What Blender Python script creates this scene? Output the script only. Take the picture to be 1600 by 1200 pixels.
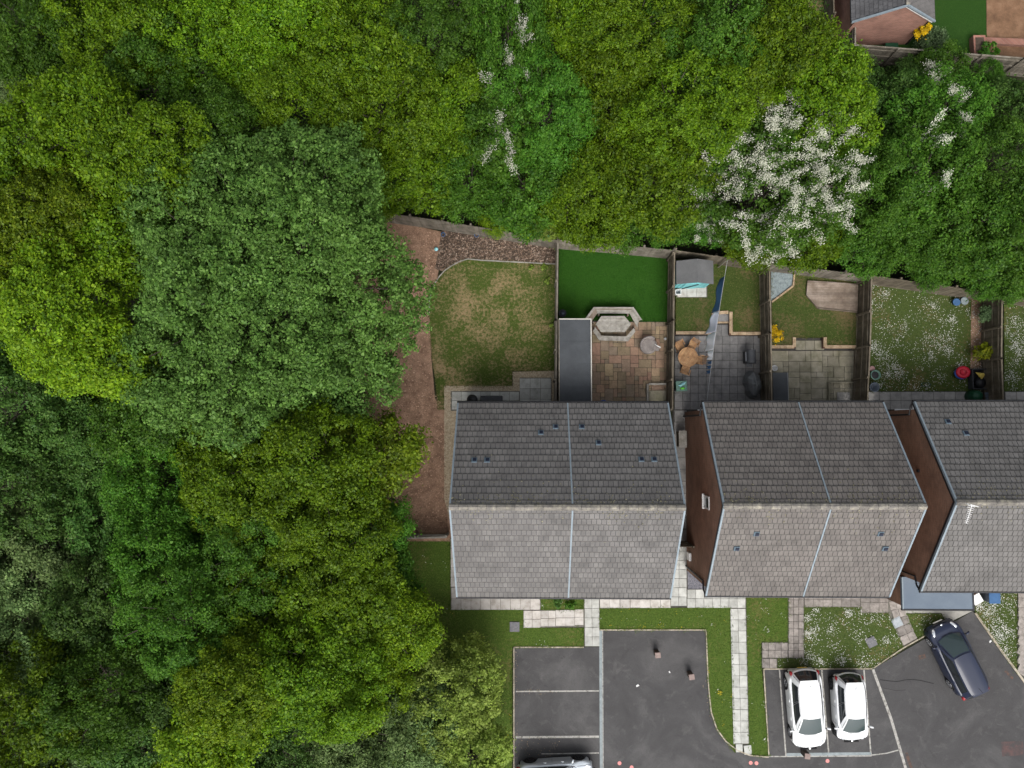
import bpy, bmesh, math, random
import numpy as np
from mathutils import Vector, Matrix

for o in list(bpy.data.objects):
    bpy.data.objects.remove(o)
random.seed(7)
rng = np.random.default_rng(7)
SC = bpy.context.scene
COL = SC.collection
R = math.radians

# ------------------------------------------------------------------ camera, sky, sun, exposure
CAM_H = 39.3                      # drone height, metres
FPX = 1120.0                      # focal length in pixels of the 1600 px wide frame
_d = Vector((23.0, -70.0, -FPX)).normalized()      # where straight down lies in the camera's own axes
CAM_Q = _d.rotation_difference(Vector((0, 0, -1)))
cam_data = bpy.data.cameras.new('camera')
cam = bpy.data.objects.new('camera', cam_data)
COL.objects.link(cam)
cam.location = (0, 0, CAM_H)
cam.rotation_mode = 'QUATERNION'
cam.rotation_quaternion = CAM_Q
cam_data.sensor_fit = 'HORIZONTAL'
cam_data.sensor_width = 36.0
cam_data.lens = FPX / 1600.0 * 36.0
cam_data.clip_end = 2000.0
SC.camera = cam

SUN_EL, SUN_AZ = 51.0, 172.0       # azimuth clockwise from +Y: light from the lower right of the picture
world = bpy.data.worlds.new('World')
SC.world = world
world.use_nodes = True
wn = world.node_tree.nodes
sky = wn.new('ShaderNodeTexSky')
sky.sky_type = 'NISHITA'
sky.sun_disc = False
sky.sun_elevation = R(SUN_EL)
sky.sun_rotation = R(SUN_AZ)
sky.air_density = 1.0
sky.dust_density = 6.0
sky.ozone_density = 0.6
wn['Background'].inputs['Strength'].default_value = 0.145
whiten = wn.new('ShaderNodeHueSaturation')          # thin bright overcast: the sky is paler than a clear one
whiten.inputs['Saturation'].default_value = 0.32
world.node_tree.links.new(sky.outputs[0], whiten.inputs['Color'])
world.node_tree.links.new(whiten.outputs[0], wn['Background'].inputs['Color'])

sun_data = bpy.data.lights.new('sun', 'SUN')
sun_data.energy = 1.4
sun_data.angle = R(38)
sun_data.color = (1.0, 0.985, 0.96)
sun = bpy.data.objects.new('sun', sun_data)
COL.objects.link(sun)
_s = Vector((math.sin(R(SUN_AZ)) * math.cos(R(SUN_EL)), math.cos(R(SUN_AZ)) * math.cos(R(SUN_EL)), math.sin(R(SUN_EL))))
sun.rotation_mode = 'QUATERNION'
sun.rotation_quaternion = _s.to_track_quat('Z', 'Y')
sun.location = _s * 80

vs = SC.view_settings
vs.view_transform = 'Standard'
vs.look = 'None'
vs.gamma = 1.0
vs.use_curve_mapping = False
vs.exposure = 0.5
SC.cycles.max_bounces = 6
SC.cycles.diffuse_bounces = 3
SC.cycles.glossy_bounces = 3
SC.cycles.transmission_bounces = 4
SC.cycles.transparent_max_bounces = 6
SC.cycles.caustics_reflective = False
SC.cycles.caustics_refractive = False


# ------------------------------------------------------------------ survey helper
def at(px, py, z=0.0):
    """World point at height z (metres) that was surveyed at photo position px, py."""
    r = CAM_Q @ Vector((px - 800.0, 600.0 - py, -FPX))
    k = (z - CAM_H) / r.z
    return Vector((r.x * k, r.y * k, z))


def atl(pts, z=0.0):
    return [at(x, y, z) for x, y in pts]


# ------------------------------------------------------------------ materials
M = {}


class NT:
    def __init__(self, name):
        self.m = bpy.data.materials.new(name)
        self.m.use_nodes = True
        self.t = self.m.node_tree
        self.bsdf = self.t.nodes['Principled BSDF']
        self.out = self.t.nodes['Material Output']

    def n(self, kind, **kw):
        nd = self.t.nodes.new(kind)
        for k, v in kw.items():
            if k in nd.inputs:
                nd.inputs[k].default_value = v
            else:
                setattr(nd, k, v)
        return nd

    def l(self, a, b):
        self.t.links.new(a, b)

    def noise(self, vec, scale, detail=4.0, rough=0.6, dist=0.0):
        nd = self.n('ShaderNodeTexNoise')
        nd.inputs['Scale'].default_value = scale
        nd.inputs['Detail'].default_value = detail
        nd.inputs['Roughness'].default_value = rough
        nd.inputs['Distortion'].default_value = dist
        self.l(vec, nd.inputs['Vector'])
        return nd.outputs['Fac']

    def ramp(self, fac, stops):
        nd = self.n('ShaderNodeValToRGB')
        cr = nd.color_ramp
        while len(cr.elements) < len(stops):
            cr.elements.new(0.5)
        for e, (p, c) in zip(cr.elements, stops):
            e.position = p
            e.color = (c[0], c[1], c[2], 1) if hasattr(c, '__len__') else (c, c, c, 1)
        self.l(fac, nd.inputs['Fac'])
        return nd.outputs['Color']

    def mix(self, fac, a, b, mode='MIX'):
        nd = self.n('ShaderNodeMix', data_type='RGBA', blend_type=mode)
        for s, v in ((0, fac), (6, a), (7, b)):
            if isinstance(v, (int, float)):
                nd.inputs[s].default_value = v
            elif isinstance(v, (tuple, list)):
                nd.inputs[s].default_value = (v[0], v[1], v[2], 1)
            else:
                self.l(v, nd.inputs[s])
        return nd.outputs[2]

    def math(self, op, a, b=0.0):
        nd = self.n('ShaderNodeMath', operation=op)
        for s, v in ((0, a), (1, b)):
            if isinstance(v, (int, float)):
                nd.inputs[s].default_value = v
            else:
                self.l(v, nd.inputs[s])
        return nd.outputs[0]

    def bump(self, h, strength, dist=0.02):
        nd = self.n('ShaderNodeBump')
        nd.inputs['Strength'].default_value = strength
        nd.inputs['Distance'].default_value = dist
        self.l(h, nd.inputs['Height'])
        self.l(nd.outputs['Normal'], self.bsdf.inputs['Normal'])

    def val(self, col, amount, src):
        """vary brightness of col by +-amount with a 0..1 source"""
        f = self.math('ADD', self.math('MULTIPLY', src, 2 * amount), 1 - amount)
        nd = self.n('ShaderNodeVectorMath', operation='SCALE')
        if isinstance(col, (tuple, list)):
            nd.inputs[0].default_value = col[:3]
        else:
            self.l(col, nd.inputs[0])
        self.l(f, nd.inputs['Scale'])
        return nd.outputs[0]


def surf(name, cols, scale=3.0, rough=0.85, bump=0.0, bump_scale=None, fine=0.0, fine_scale=60.0, obj=0.0, island=0.0,
         spec=0.3, metal=0.0, lo=0.32, hi=0.68, coat=0.0):
    """Colour noise between 2 to 4 colours, optional fine grain, per-object or per-piece brightness and bump."""
    b = NT(name)
    pos = b.n('ShaderNodeNewGeometry')
    vec = pos.outputs['Position']
    k = len(cols)
    if k == 1:
        col = b.mix(0.0, cols[0], cols[0])
    else:
        st = [(lo + (hi - lo) * i / (k - 1), c) for i, c in enumerate(cols)]
        col = b.ramp(b.noise(vec, scale, 5.0, 0.62), st)
    if fine:
        col = b.val(col, fine, b.ramp(b.noise(vec, fine_scale, 3.0, 0.7), [(0.3, 0.0), (0.7, 1.0)]))
    if obj:
        oi = b.n('ShaderNodeObjectInfo')
        col = b.val(col, obj, oi.outputs['Random'])
    if island:
        col = b.val(col, island, pos.outputs['Random Per Island'])
    b.l(col, b.bsdf.inputs['Base Color'])
    b.bsdf.inputs['Roughness'].default_value = rough
    b.bsdf.inputs['Specular IOR Level'].default_value = spec
    b.bsdf.inputs['Metallic'].default_value = metal
    b.bsdf.inputs['Coat Weight'].default_value = coat
    b.bsdf.inputs['Coat Roughness'].default_value = 0.05
    if bump:
        b.bump(b.noise(vec, bump_scale or fine_scale, 4.0, 0.7), bump, 0.03)
    M[name] = b.m
    return b


def leafmat(name, c_dark, c_mid, c_light, trans=0.3, patch=0.5, bright=1.03):
    b = NT(name)
    geo = b.n('ShaderNodeNewGeometry')
    oi = b.n('ShaderNodeObjectInfo')
    tc = b.n('ShaderNodeTexCoord')
    col = b.ramp(geo.outputs['Random Per Island'], [(0.0, c_dark), (0.5, c_mid), (1.0, c_light)])
    n = b.noise(tc.outputs['Object'], patch, 2.0, 0.6)
    col = b.mix(b.ramp(n, [(0.35, 0.0), (0.65, 0.75)]), col, b.ramp(geo.outputs['Random Per Island'], [(0.0, c_mid), (1.0, c_light)]))
    col = b.val(col, 0.27, oi.outputs['Random'])
    hsv = b.n('ShaderNodeHueSaturation')
    b.l(col, hsv.inputs['Color'])
    b.l(b.math('ADD', b.math('MULTIPLY', oi.outputs['Random'], 0.018), 0.494), hsv.inputs['Hue'])
    hsv.inputs['Saturation'].default_value = 1.02
    col = b.val(hsv.outputs[0], 0.30, b.ramp(b.noise(tc.outputs['Object'], 1.2, 4.0, 0.65), [(0.3, 0.0), (0.7, 1.0)]))
    hsv.inputs['Value'].default_value = bright
    b.t.nodes.remove(b.bsdf)
    df = b.n('ShaderNodeBsdfDiffuse')
    tr = b.n('ShaderNodeBsdfTranslucent')
    gl = b.n('ShaderNodeBsdfGlossy')
    gl.inputs['Roughness'].default_value = 0.5
    gl.inputs['Color'].default_value = (0.8, 0.85, 0.8, 1)
    b.l(col, df.inputs['Color'])
    b.l(col, tr.inputs['Color'])
    m1 = b.n('ShaderNodeMixShader')
    m1.inputs[0].default_value = trans
    b.l(df.outputs[0], m1.inputs[1]); b.l(tr.outputs[0], m1.inputs[2])
    m2 = b.n('ShaderNodeMixShader')
    m2.inputs[0].default_value = 0.012
    b.l(m1.outputs[0], m2.inputs[1]); b.l(gl.outputs[0], m2.inputs[2])
    b.l(m2.outputs[0], b.out.inputs['Surface'])
    M[name] = b.m


# --- ground
surf('woodland_floor', [(0.012, 0.012, 0.007), (0.022, 0.026, 0.01), (0.03, 0.028, 0.016)], 1.2, 0.95, 0.6, 12, 0.3, 30)


def grassmat(name, greens, browns, patch=0.55, bare=(0.5, 0.62), fine=14.0):
    b = NT(name)
    vec = b.n('ShaderNodeNewGeometry').outputs['Position']
    g = b.ramp(b.noise(vec, fine, 5.0, 0.75), [(0.3, greens[0]), (0.5, greens[1]), (0.7, greens[2])])
    w = b.ramp(b.noise(vec, fine * 1.3, 4.0, 0.7), [(0.3, browns[0]), (0.7, browns[1])])
    f = b.math('ADD', b.math('MULTIPLY', b.noise(vec, patch, 3.0, 0.55, 0.5), 0.45), b.math('MULTIPLY', b.noise(vec, 6.5, 4.0, 0.75), 0.55))
    col = b.mix(b.ramp(f, [(bare[0], 0.0), (bare[1], 1.0)]), g, w)
    b.l(col, b.bsdf.inputs['Base Color'])
    b.bsdf.inputs['Roughness'].default_value = 0.95
    b.bsdf.inputs['Specular IOR Level'].default_value = 0.15
    b.bump(b.noise(vec, 35, 4.0, 0.8), 0.9, 0.04)
    M[name] = b.m


GR = [(0.028, 0.05, 0.008), (0.055, 0.088, 0.014), (0.10, 0.125, 0.03)]
grassmat('lawn_worn', GR, [(0.207, 0.146, 0.073), (0.305, 0.232, 0.134)], 0.5, (0.47, 0.6))
grassmat('lawn_front', [(0.03, 0.06, 0.009), (0.058, 0.10, 0.015), (0.098, 0.135, 0.027)], [(0.11, 0.10, 0.03), (0.17, 0.14, 0.06)], 0.45, (0.53, 0.68))
grassmat('lawn_brown', [(0.024, 0.046, 0.008), (0.045, 0.07, 0.014), (0.075, 0.09, 0.024)], [(0.10, 0.075, 0.035), (0.16, 0.12, 0.06)], 0.5, (0.48, 0.62))
grassmat('lawn_daisy', [(0.028, 0.05, 0.01), (0.055, 0.082, 0.02), (0.09, 0.11, 0.035)], [(0.11, 0.09, 0.035), (0.17, 0.13, 0.06)], 0.6, (0.52, 0.66))
grassmat('neighbour_turf', [(0.012, 0.04, 0.005), (0.019, 0.056, 0.007), (0.028, 0.07, 0.01)], [(0.02, 0.055, 0.008), (0.03, 0.07, 0.011)], 0.7, (0.5, 0.7), 26.0)
grassmat('artificial_turf', [(0.012, 0.046, 0.004), (0.02, 0.072, 0.006), (0.032, 0.098, 0.010)], [(0.022, 0.074, 0.007), (0.036, 0.10, 0.012)], 0.7, (0.5, 0.7), 26.0)
surf('bare_earth', [(0.166, 0.100, 0.066), (0.276, 0.173, 0.118), (0.372, 0.241, 0.166)], 2.2, 0.95, 0.8, 20, 0.3, 26)
surf('bark_bed', [(0.05, 0.036, 0.026), (0.09, 0.065, 0.048)], 5, 0.95, 0.8, 25, 0.35, 30)
surf('bark_chip', [(0.07, 0.045, 0.032), (0.16, 0.11, 0.08), (0.34, 0.27, 0.22)], 9, 0.9, 0, None, 0, 0, 0, 0.6)
surf('wood_chip', [(0.176, 0.099, 0.066), (0.330, 0.209, 0.143), (0.462, 0.330, 0.242)], 9, 0.9, 0, None, 0, 0, 0, 0.5)
surf('cream_gravel', [(0.26, 0.20, 0.13), (0.40, 0.33, 0.23), (0.5, 0.43, 0.32)], 9, 0.9, 0.8, 40, 0.3, 38)
surf('pebble', [(0.26, 0.2, 0.13), (0.42, 0.35, 0.25), (0.55, 0.49, 0.38)], 14, 0.85, 0, None, 0, 0, 0, 0.4)
surf('slate_chippings', [(0.07, 0.072, 0.085), (0.13, 0.13, 0.15), (0.2, 0.2, 0.22)], 16, 0.8, 0.8, 40, 0.4, 34)
surf('slate_pale', [(0.13, 0.16, 0.17), (0.19, 0.23, 0.24), (0.25, 0.29, 0.29)], 8, 0.8, 0.6, 40, 0.3, 34)


def tarmac():
    b = NT('tarmac')
    vec = b.n('ShaderNodeNewGeometry').outputs['Position']
    col = b.ramp(b.noise(vec, 0.32, 5.0, 0.62, 0.8), [(0.32, (0.032, 0.031, 0.032)), (0.5, (0.044, 0.043, 0.044)), (0.68, (0.072, 0.07, 0.07))])
    st = b.ramp(b.noise(vec, 1.4, 4.0, 0.7, 1.0), [(0.56, 0.0), (0.75, 0.6)])
    col = b.mix(st, col, (0.09, 0.087, 0.085))
    dk = b.ramp(b.noise(vec, 0.9, 3.0, 0.6, 2.0), [(0.62, 0.0), (0.72, 0.55)])
    col = b.mix(dk, col, (0.024, 0.023, 0.024))
    col = b.val(col, 0.28, b.ramp(b.noise(vec, 60, 2.0, 0.8), [(0.35, 0.0), (0.65, 1.0)]))
    b.l(col, b.bsdf.inputs['Base Color'])
    b.bsdf.inputs['Roughness'].default_value = 0.82
    b.bump(b.noise(vec, 70, 2.0, 0.8), 0.5, 0.015)
    M['tarmac'] = b.m


tarmac()
surf('worn_line', [(0.060, 0.056, 0.053), (0.255, 0.247, 0.225), (0.338, 0.330, 0.307)], 6, 0.8, 0, None, 0.25, 30, lo=0.3, hi=0.55)
surf('kerb_stone', [(0.22, 0.19, 0.14), (0.34, 0.30, 0.23), (0.42, 0.38, 0.31)], 5, 0.85, 0.3, 30, 0.2, 30, 0.12)
surf('drain_metal', [(0.16, 0.19, 0.2), (0.24, 0.28, 0.29)], 4, 0.6, 0, None, 0.15, 30)
surf('faded_red', [(0.05, 0.047, 0.047), (0.072, 0.05, 0.049), (0.10, 0.056, 0.052)], 3, 0.85, 0, None, 0.2, 30, lo=0.35, hi=0.7)
surf('faded_orange', [(0.05, 0.045, 0.043), (0.10, 0.06, 0.045)], 5, 0.85, 0, None, 0.2, 30, lo=0.4, hi=0.6)
surf('pink_dot', [(0.55, 0.2, 0.19), (0.66, 0.27, 0.25)], 8, 0.8)
surf('crack', [(0.012, 0.012, 0.012)], 1, 0.9)

# --- paving
surf('slab_pale', [(0.29, 0.295, 0.27), (0.38, 0.385, 0.36), (0.44, 0.445, 0.42)], 3, 0.85, 0.25, 40, 0.12, 40, 0.13)
surf('slab_buff', [(0.314, 0.290, 0.258), (0.421, 0.400, 0.371), (0.480, 0.460, 0.433)], 3, 0.85, 0.25, 40, 0.12, 40, 0.12)
surf('slab_grey', [(0.13, 0.127, 0.126), (0.18, 0.176, 0.174), (0.22, 0.214, 0.206)], 2.5, 0.8, 0.25, 40, 0.15, 40, 0.14)
surf('slab_mid', [(0.218, 0.213, 0.205), (0.299, 0.291, 0.276), (0.368, 0.356, 0.333)], 2.5, 0.85, 0.25, 40, 0.15, 40, 0.14)
surf('slab_moss', [(0.16, 0.152, 0.10), (0.25, 0.23, 0.17), (0.33, 0.305, 0.24)], 1.6, 0.85, 0.25, 40, 0.15, 40, 0.16)
surf('mortar', [(0.10, 0.095, 0.08), (0.16, 0.15, 0.13)], 6, 0.95, 0.3, 40, 0.2, 30)
surf('mortar_dark', [(0.045, 0.043, 0.04), (0.075, 0.07, 0.062)], 6, 0.95, 0.3, 40, 0.2, 30)


def sandstone():
    b = NT('sandstone')
    vec = b.n('ShaderNodeNewGeometry').outputs['Position']
    oi = b.n('ShaderNodeObjectInfo')
    base = b.ramp(oi.outputs['Random'], [(0.0, (0.20, 0.155, 0.095)), (0.25, (0.29, 0.215, 0.135)), (0.45, (0.265, 0.16, 0.112)),
                                          (0.65, (0.23, 0.19, 0.135)), (0.82, (0.33, 0.205, 0.14)), (1.0, (0.36, 0.28, 0.165))])
    col = b.val(base, 0.22, b.ramp(b.noise(vec, 5, 5.0, 0.7, 1.0), [(0.3, 0.0), (0.7, 1.0)]))
    col = b.mix(b.ramp(b.noise(vec, 1.1, 3.0, 0.6), [(0.5, 0.0), (0.7, 0.55)]), col, (0.13, 0.11, 0.06))
    b.l(col, b.bsdf.inputs['Base Color'])
    b.bsdf.inputs['Roughness'].default_value = 0.85
    b.bump(b.noise(vec, 18, 4.0, 0.7), 0.4, 0.02)
    M['sandstone'] = b.m


sandstone()
surf('block_paver', [(0.152, 0.137, 0.123), (0.217, 0.196, 0.177), (0.272, 0.246, 0.228)], 5, 0.85, 0.3, 40, 0.2, 36, 0.22)
surf('tan_stone', [(0.24, 0.165, 0.10), (0.34, 0.25, 0.16), (0.42, 0.32, 0.22)], 6, 0.85, 0.4, 30, 0.2, 30, 0.15)
surf('concrete', [(0.24, 0.235, 0.215), (0.34, 0.33, 0.30)], 3, 0.85, 0.2, 40, 0.12, 40)
surf('iron_cover', [(0.09, 0.09, 0.095), (0.16, 0.16, 0.17)], 10, 0.6, 0.3, 60, 0.2, 40)
surf('galvanised_cover', [(0.24, 0.27, 0.29), (0.33, 0.36, 0.38)], 8, 0.5, 0.2, 60, 0.1, 40)


# --- buildings
def brickmat(name, c1, c2, mortar, bw=0.225, bh=0.075):
    b = NT(name)
    geo = b.n('ShaderNodeNewGeometry')
    sx = b.n('ShaderNodeSeparateXYZ')
    b.l(geo.outputs['Position'], sx.inputs[0])
    cb = b.n('ShaderNodeCombineXYZ')
    b.l(b.math('ADD', sx.outputs[0], sx.outputs[1]), cb.inputs[0])
    b.l(sx.outputs[2], cb.inputs[1])
    br = b.n('ShaderNodeTexBrick')
    b.l(cb.outputs[0], br.inputs['Vector'])
    br.inputs['Color1'].default_value = (*c1, 1)
    br.inputs['Color2'].default_value = (*c2, 1)
    br.inputs['Mortar'].default_value = (*mortar, 1)
    br.inputs['Scale'].default_value = 1.0
    br.inputs['Mortar Size'].default_value = 0.008
    br.inputs['Brick Width'].default_value = bw
    br.inputs['Row Height'].default_value = bh
    col = b.val(br.outputs['Color'], 0.25, b.ramp(b.noise(geo.outputs['Position'], 1.0, 5.0, 0.65), [(0.3, 0.0), (0.7, 1.0)]))
    b.l(col, b.bsdf.inputs['Base Color'])
    b.bsdf.inputs['Roughness'].default_value = 0.9
    b.bump(br.outputs['Fac'], -0.4, 0.008)
    M[name] = b.m


brickmat('brick_brown', (0.21, 0.105, 0.066), (0.28, 0.145, 0.092), (0.24, 0.18, 0.135))
brickmat('brick_red', (0.20, 0.09, 0.065), (0.27, 0.13, 0.095), (0.23, 0.17, 0.14))
brickmat('brick_dark', (0.12, 0.055, 0.04), (0.18, 0.085, 0.06), (0.15, 0.12, 0.10))


def tilemat(name, stops, lichen, lf=(0.6, 0.72)):
    b = NT(name)
    geo = b.n('ShaderNodeNewGeometry')
    base = b.ramp(geo.outputs['Random Per Island'], stops)
    col = b.val(base, 0.24, b.ramp(b.noise(geo.outputs['Position'], 0.6, 5.0, 0.65, 1.2), [(0.3, 0.0), (0.7, 1.0)]))
    col = b.val(col, 0.13, b.ramp(b.noise(geo.outputs['Position'], 30, 3.0, 0.7), [(0.3, 0.0), (0.7, 1.0)]))
    f = b.ramp(b.math('ADD', b.math('MULTIPLY', b.noise(geo.outputs['Position'], 1.6, 4.0, 0.7), 0.5), b.math('MULTIPLY', b.noise(geo.outputs['Position'], 11, 3.0, 0.7), 0.5)), [(lf[0], 0.0), (lf[1], 0.7)])
    col = b.mix(f, col, lichen)
    b.l(col, b.bsdf.inputs['Base Color'])
    b.bsdf.inputs['Roughness'].default_value = 0.75
    b.bsdf.inputs['Specular IOR Level'].default_value = 0.35
    b.bump(b.noise(geo.outputs['Position'], 45, 3.0, 0.7), 0.3, 0.01)
    M[name] = b.m


tilemat('roof_tile', [(0.0, (0.106, 0.101, 0.098)), (0.5, (0.118, 0.112, 0.109)), (1.0, (0.131, 0.125, 0.120))], (0.201, 0.194, 0.174))
tilemat('roof_tile_b', [(0.0, (0.108, 0.097, 0.090)), (0.5, (0.121, 0.109, 0.101)), (1.0, (0.134, 0.122, 0.112))], (0.209, 0.190, 0.167))
tilemat('roof_tile_c', [(0.0, (0.103, 0.099, 0.095)), (0.5, (0.115, 0.110, 0.106)), (1.0, (0.127, 0.122, 0.118))], (0.194, 0.190, 0.178))
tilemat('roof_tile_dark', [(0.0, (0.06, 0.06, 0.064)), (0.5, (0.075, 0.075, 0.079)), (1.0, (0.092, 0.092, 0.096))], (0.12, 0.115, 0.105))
surf('moss', [(0.10, 0.095, 0.045), (0.19, 0.175, 0.10), (0.30, 0.28, 0.19)], 6, 0.95, 0, None, 0, 0, 0, 0.35)
surf('ridge_clay', [(0.11, 0.103, 0.096), (0.17, 0.158, 0.14), (0.27, 0.25, 0.20)], 4, 0.85, 0.3, 40, 0.2, 25, 0.2)
surf('tile_course_shade', [(0.05, 0.047, 0.044), (0.085, 0.08, 0.074)], 6, 0.9, 0, None, 0.2, 30)  # shade of the overlapping courses, put into the colour of the tile edges
surf('verge_pale', [(0.17, 0.21, 0.24), (0.23, 0.275, 0.31)], 4, 0.5, 0, None, 0.1, 30)
surf('vent_frame', [(0.085, 0.12, 0.15)], 1, 0.5)
surf('vent_hole', [(0.008, 0.012, 0.028)], 1, 0.6)
surf('black_plastic', [(0.012, 0.012, 0.014), (0.02, 0.02, 0.023)], 4, 0.45, 0, None, 0, 0)
surf('white_plastic', [(0.66, 0.67, 0.67), (0.75, 0.75, 0.74)], 4, 0.4)
surf('cream_trim', [(0.42, 0.40, 0.36), (0.52, 0.5, 0.45)], 6, 0.6)
surf('felt_dark', [(0.042, 0.047, 0.052), (0.06, 0.066, 0.073)], 1.2, 0.8, 0.3, 60, 0.15, 50)
surf('felt_grey', [(0.095, 0.097, 0.10), (0.13, 0.132, 0.135)], 1.5, 0.85, 0.3, 60, 0.15, 50)
surf('flat_roof_blue', [(0.105, 0.135, 0.175), (0.135, 0.17, 0.21)], 0.9, 0.65, 0.1, 60, 0.06, 50)
surf('window_glass', [(0.03, 0.04, 0.045)], 1, 0.06, spec=0.7)
surf('frame_white', [(0.7, 0.7, 0.69)], 1, 0.35)
surf('teal_paint', [(0.13, 0.40, 0.42), (0.19, 0.50, 0.52)], 4, 0.55, 0, None, 0.08, 30, 0.08)
surf('roof_solar', [(0.055, 0.055, 0.06), (0.085, 0.085, 0.09)], 3, 0.5, 0, None, 0.15, 30, 0, 0.15)

# --- timber and furniture
surf('fence_wood', [(0.10, 0.088, 0.07), (0.155, 0.138, 0.11), (0.21, 0.19, 0.16)], 2.2, 0.9, 0.3, 40, 0.15, 40, 0.12, 0.22)
surf('fence_dark', [(0.085, 0.07, 0.05), (0.125, 0.105, 0.076), (0.165, 0.142, 0.108)], 2.2, 0.9, 0.3, 40, 0.15, 40, 0.12, 0.2)
surf('weathered_wood', [(0.19, 0.175, 0.15), (0.28, 0.265, 0.235), (0.36, 0.345, 0.31)], 4, 0.85, 0.3, 40, 0.15, 40, 0.12)
surf('deck_wood', [(0.12, 0.09, 0.068), (0.19, 0.15, 0.118), (0.28, 0.23, 0.19)], 1.6, 0.85, 0.3, 40, 0.15, 40, 0.16)
surf('teak', [(0.24, 0.125, 0.055), (0.34, 0.19, 0.09), (0.42, 0.26, 0.13)], 4, 0.6, 0.1, 40, 0.1, 40, 0.15)
surf('bark', [(0.055, 0.045, 0.035), (0.11, 0.095, 0.075)], 5, 0.95, 0.5, 20, 0.2, 20)
surf('pale_bark', [(0.16, 0.15, 0.13), (0.24, 0.225, 0.195)], 5, 0.95, 0.4, 20, 0.2, 20)
surf('dark_plastic', [(0.03, 0.032, 0.037), (0.045, 0.048, 0.053)], 3, 0.5)
surf('tarp_grey', [(0.085, 0.09, 0.095), (0.13, 0.136, 0.14)], 3, 0.5, 0.2, 14, 0.1, 20)
surf('taupe_cover', [(0.17, 0.15, 0.14), (0.25, 0.225, 0.21)], 4, 0.8, 0.2, 30, 0.12, 20)
surf('green_plastic', [(0.02, 0.13, 0.035), (0.03, 0.17, 0.05)], 4, 0.45)
surf('dark_green_plastic', [(0.008, 0.05, 0.025), (0.012, 0.07, 0.035)], 4, 0.45)
surf('lime_plastic', [(0.13, 0.52, 0.05)], 4, 0.45)
surf('aqua_plastic', [(0.30, 0.62, 0.65)], 4, 0.45)
surf('red_plastic', [(0.42, 0.012, 0.03), (0.52, 0.02, 0.045)], 4, 0.4)
surf('blue_plastic', [(0.02, 0.07, 0.32)], 4, 0.4)
surf('yellow_cloth', [(0.6, 0.46, 0.1)], 4, 0.8)
surf('pink_pot', [(0.34, 0.2, 0.19)], 4, 0.8)
surf('teal_pot', [(0.12, 0.22, 0.18)], 4, 0.6)
surf('grey_tub', [(0.09, 0.11, 0.14)], 4, 0.5)
surf('cloth_navy', [(0.04, 0.10, 0.21), (0.055, 0.13, 0.27)], 3, 0.85, 0.2, 12)
surf('cloth_lilac', [(0.54, 0.57, 0.68), (0.62, 0.65, 0.74)], 3, 0.85, 0.2, 12)
surf('cloth_white', [(0.76, 0.79, 0.85), (0.80, 0.82, 0.86)], 3, 0.85, 0.2, 12)
surf('wire', [(0.3, 0.31, 0.32)], 3, 0.5)
surf('leaf_litter', [(0.13, 0.085, 0.05), (0.25, 0.18, 0.11), (0.36, 0.29, 0.2)], 9, 0.9, 0, None, 0, 0, 0, 0.4)
surf('brown_paving', [(0.10, 0.055, 0.03), (0.16, 0.09, 0.05), (0.21, 0.125, 0.075)], 1.5, 0.9, 0.3, 30, 0.15, 30)
surf('bollard_top', [(0.20, 0.15, 0.135), (0.27, 0.21, 0.19)], 8, 0.85, 0.3, 40, 0.15, 40)
surf('bollard_wood', [(0.05, 0.04, 0.034), (0.08, 0.065, 0.055)], 8, 0.9, 0.3, 40, 0.15, 40)

# --- cars
surf('paint_white', [(0.74, 0.76, 0.77)], 1, 0.25, spec=0.5, coat=1.0)
surf('paint_silver', [(0.52, 0.57, 0.61)], 1, 0.28, spec=0.5, coat=1.0, metal=0.25)
surf('paint_white_b', [(0.70, 0.72, 0.735)], 1, 0.25, spec=0.5, coat=1.0)
surf('paint_navy', [(0.012, 0.018, 0.042)], 1, 0.4, spec=0.35, coat=0.35)
surf('car_glass', [(0.014, 0.018, 0.021)], 1, 0.05, spec=0.7)
surf('windscreen_glass', [(0.03, 0.048, 0.05)], 1, 0.06, spec=0.7)
surf('tyre', [(0.014, 0.014, 0.015)], 1, 0.85)
surf('alloy', [(0.42, 0.43, 0.45)], 1, 0.35, metal=0.7)
surf('dark_alloy', [(0.05, 0.05, 0.055)], 1, 0.4, metal=0.4)
surf('underbody', [(0.008, 0.008, 0.009)], 1, 0.9)
surf('tail_red', [(0.26, 0.008, 0.012)], 1, 0.15, coat=1.0)
surf('headlamp', [(0.62, 0.66, 0.70)], 1, 0.12, coat=1.0, metal=0.5)
surf('chrome', [(0.6, 0.62, 0.64)], 1, 0.15, metal=1.0)
surf('plate_white', [(0.7, 0.7, 0.68)], 1, 0.4)
surf('plate_yellow', [(0.65, 0.48, 0.05)], 1, 0.4)

# --- foliage
leafmat('leaf_maple', (0.026, 0.060, 0.003), (0.070, 0.138, 0.006), (0.135, 0.21, 0.011), 0.3)
leafmat('leaf_lime', (0.04, 0.08, 0.004), (0.098, 0.172, 0.008), (0.18, 0.25, 0.014), 0.34)
leafmat('leaf_green', (0.02, 0.06, 0.005), (0.046, 0.12, 0.011), (0.088, 0.175, 0.02), 0.3)
leafmat('leaf_ash', (0.03, 0.066, 0.011), (0.064, 0.128, 0.022), (0.12, 0.20, 0.043), 0.3)
leafmat('leaf_dark', (0.023, 0.060, 0.010), (0.047, 0.109, 0.018), (0.091, 0.159, 0.034), 0.27)
leafmat('leaf_willow', (0.049, 0.086, 0.026), (0.094, 0.156, 0.046), (0.169, 0.234, 0.081), 0.25)
leafmat('leaf_pale', (0.085, 0.14, 0.018), (0.165, 0.24, 0.035), (0.29, 0.37, 0.08), 0.32)
leafmat('leaf_sage', (0.05, 0.095, 0.04), (0.10, 0.165, 0.07), (0.16, 0.24, 0.11), 0.25)
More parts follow.
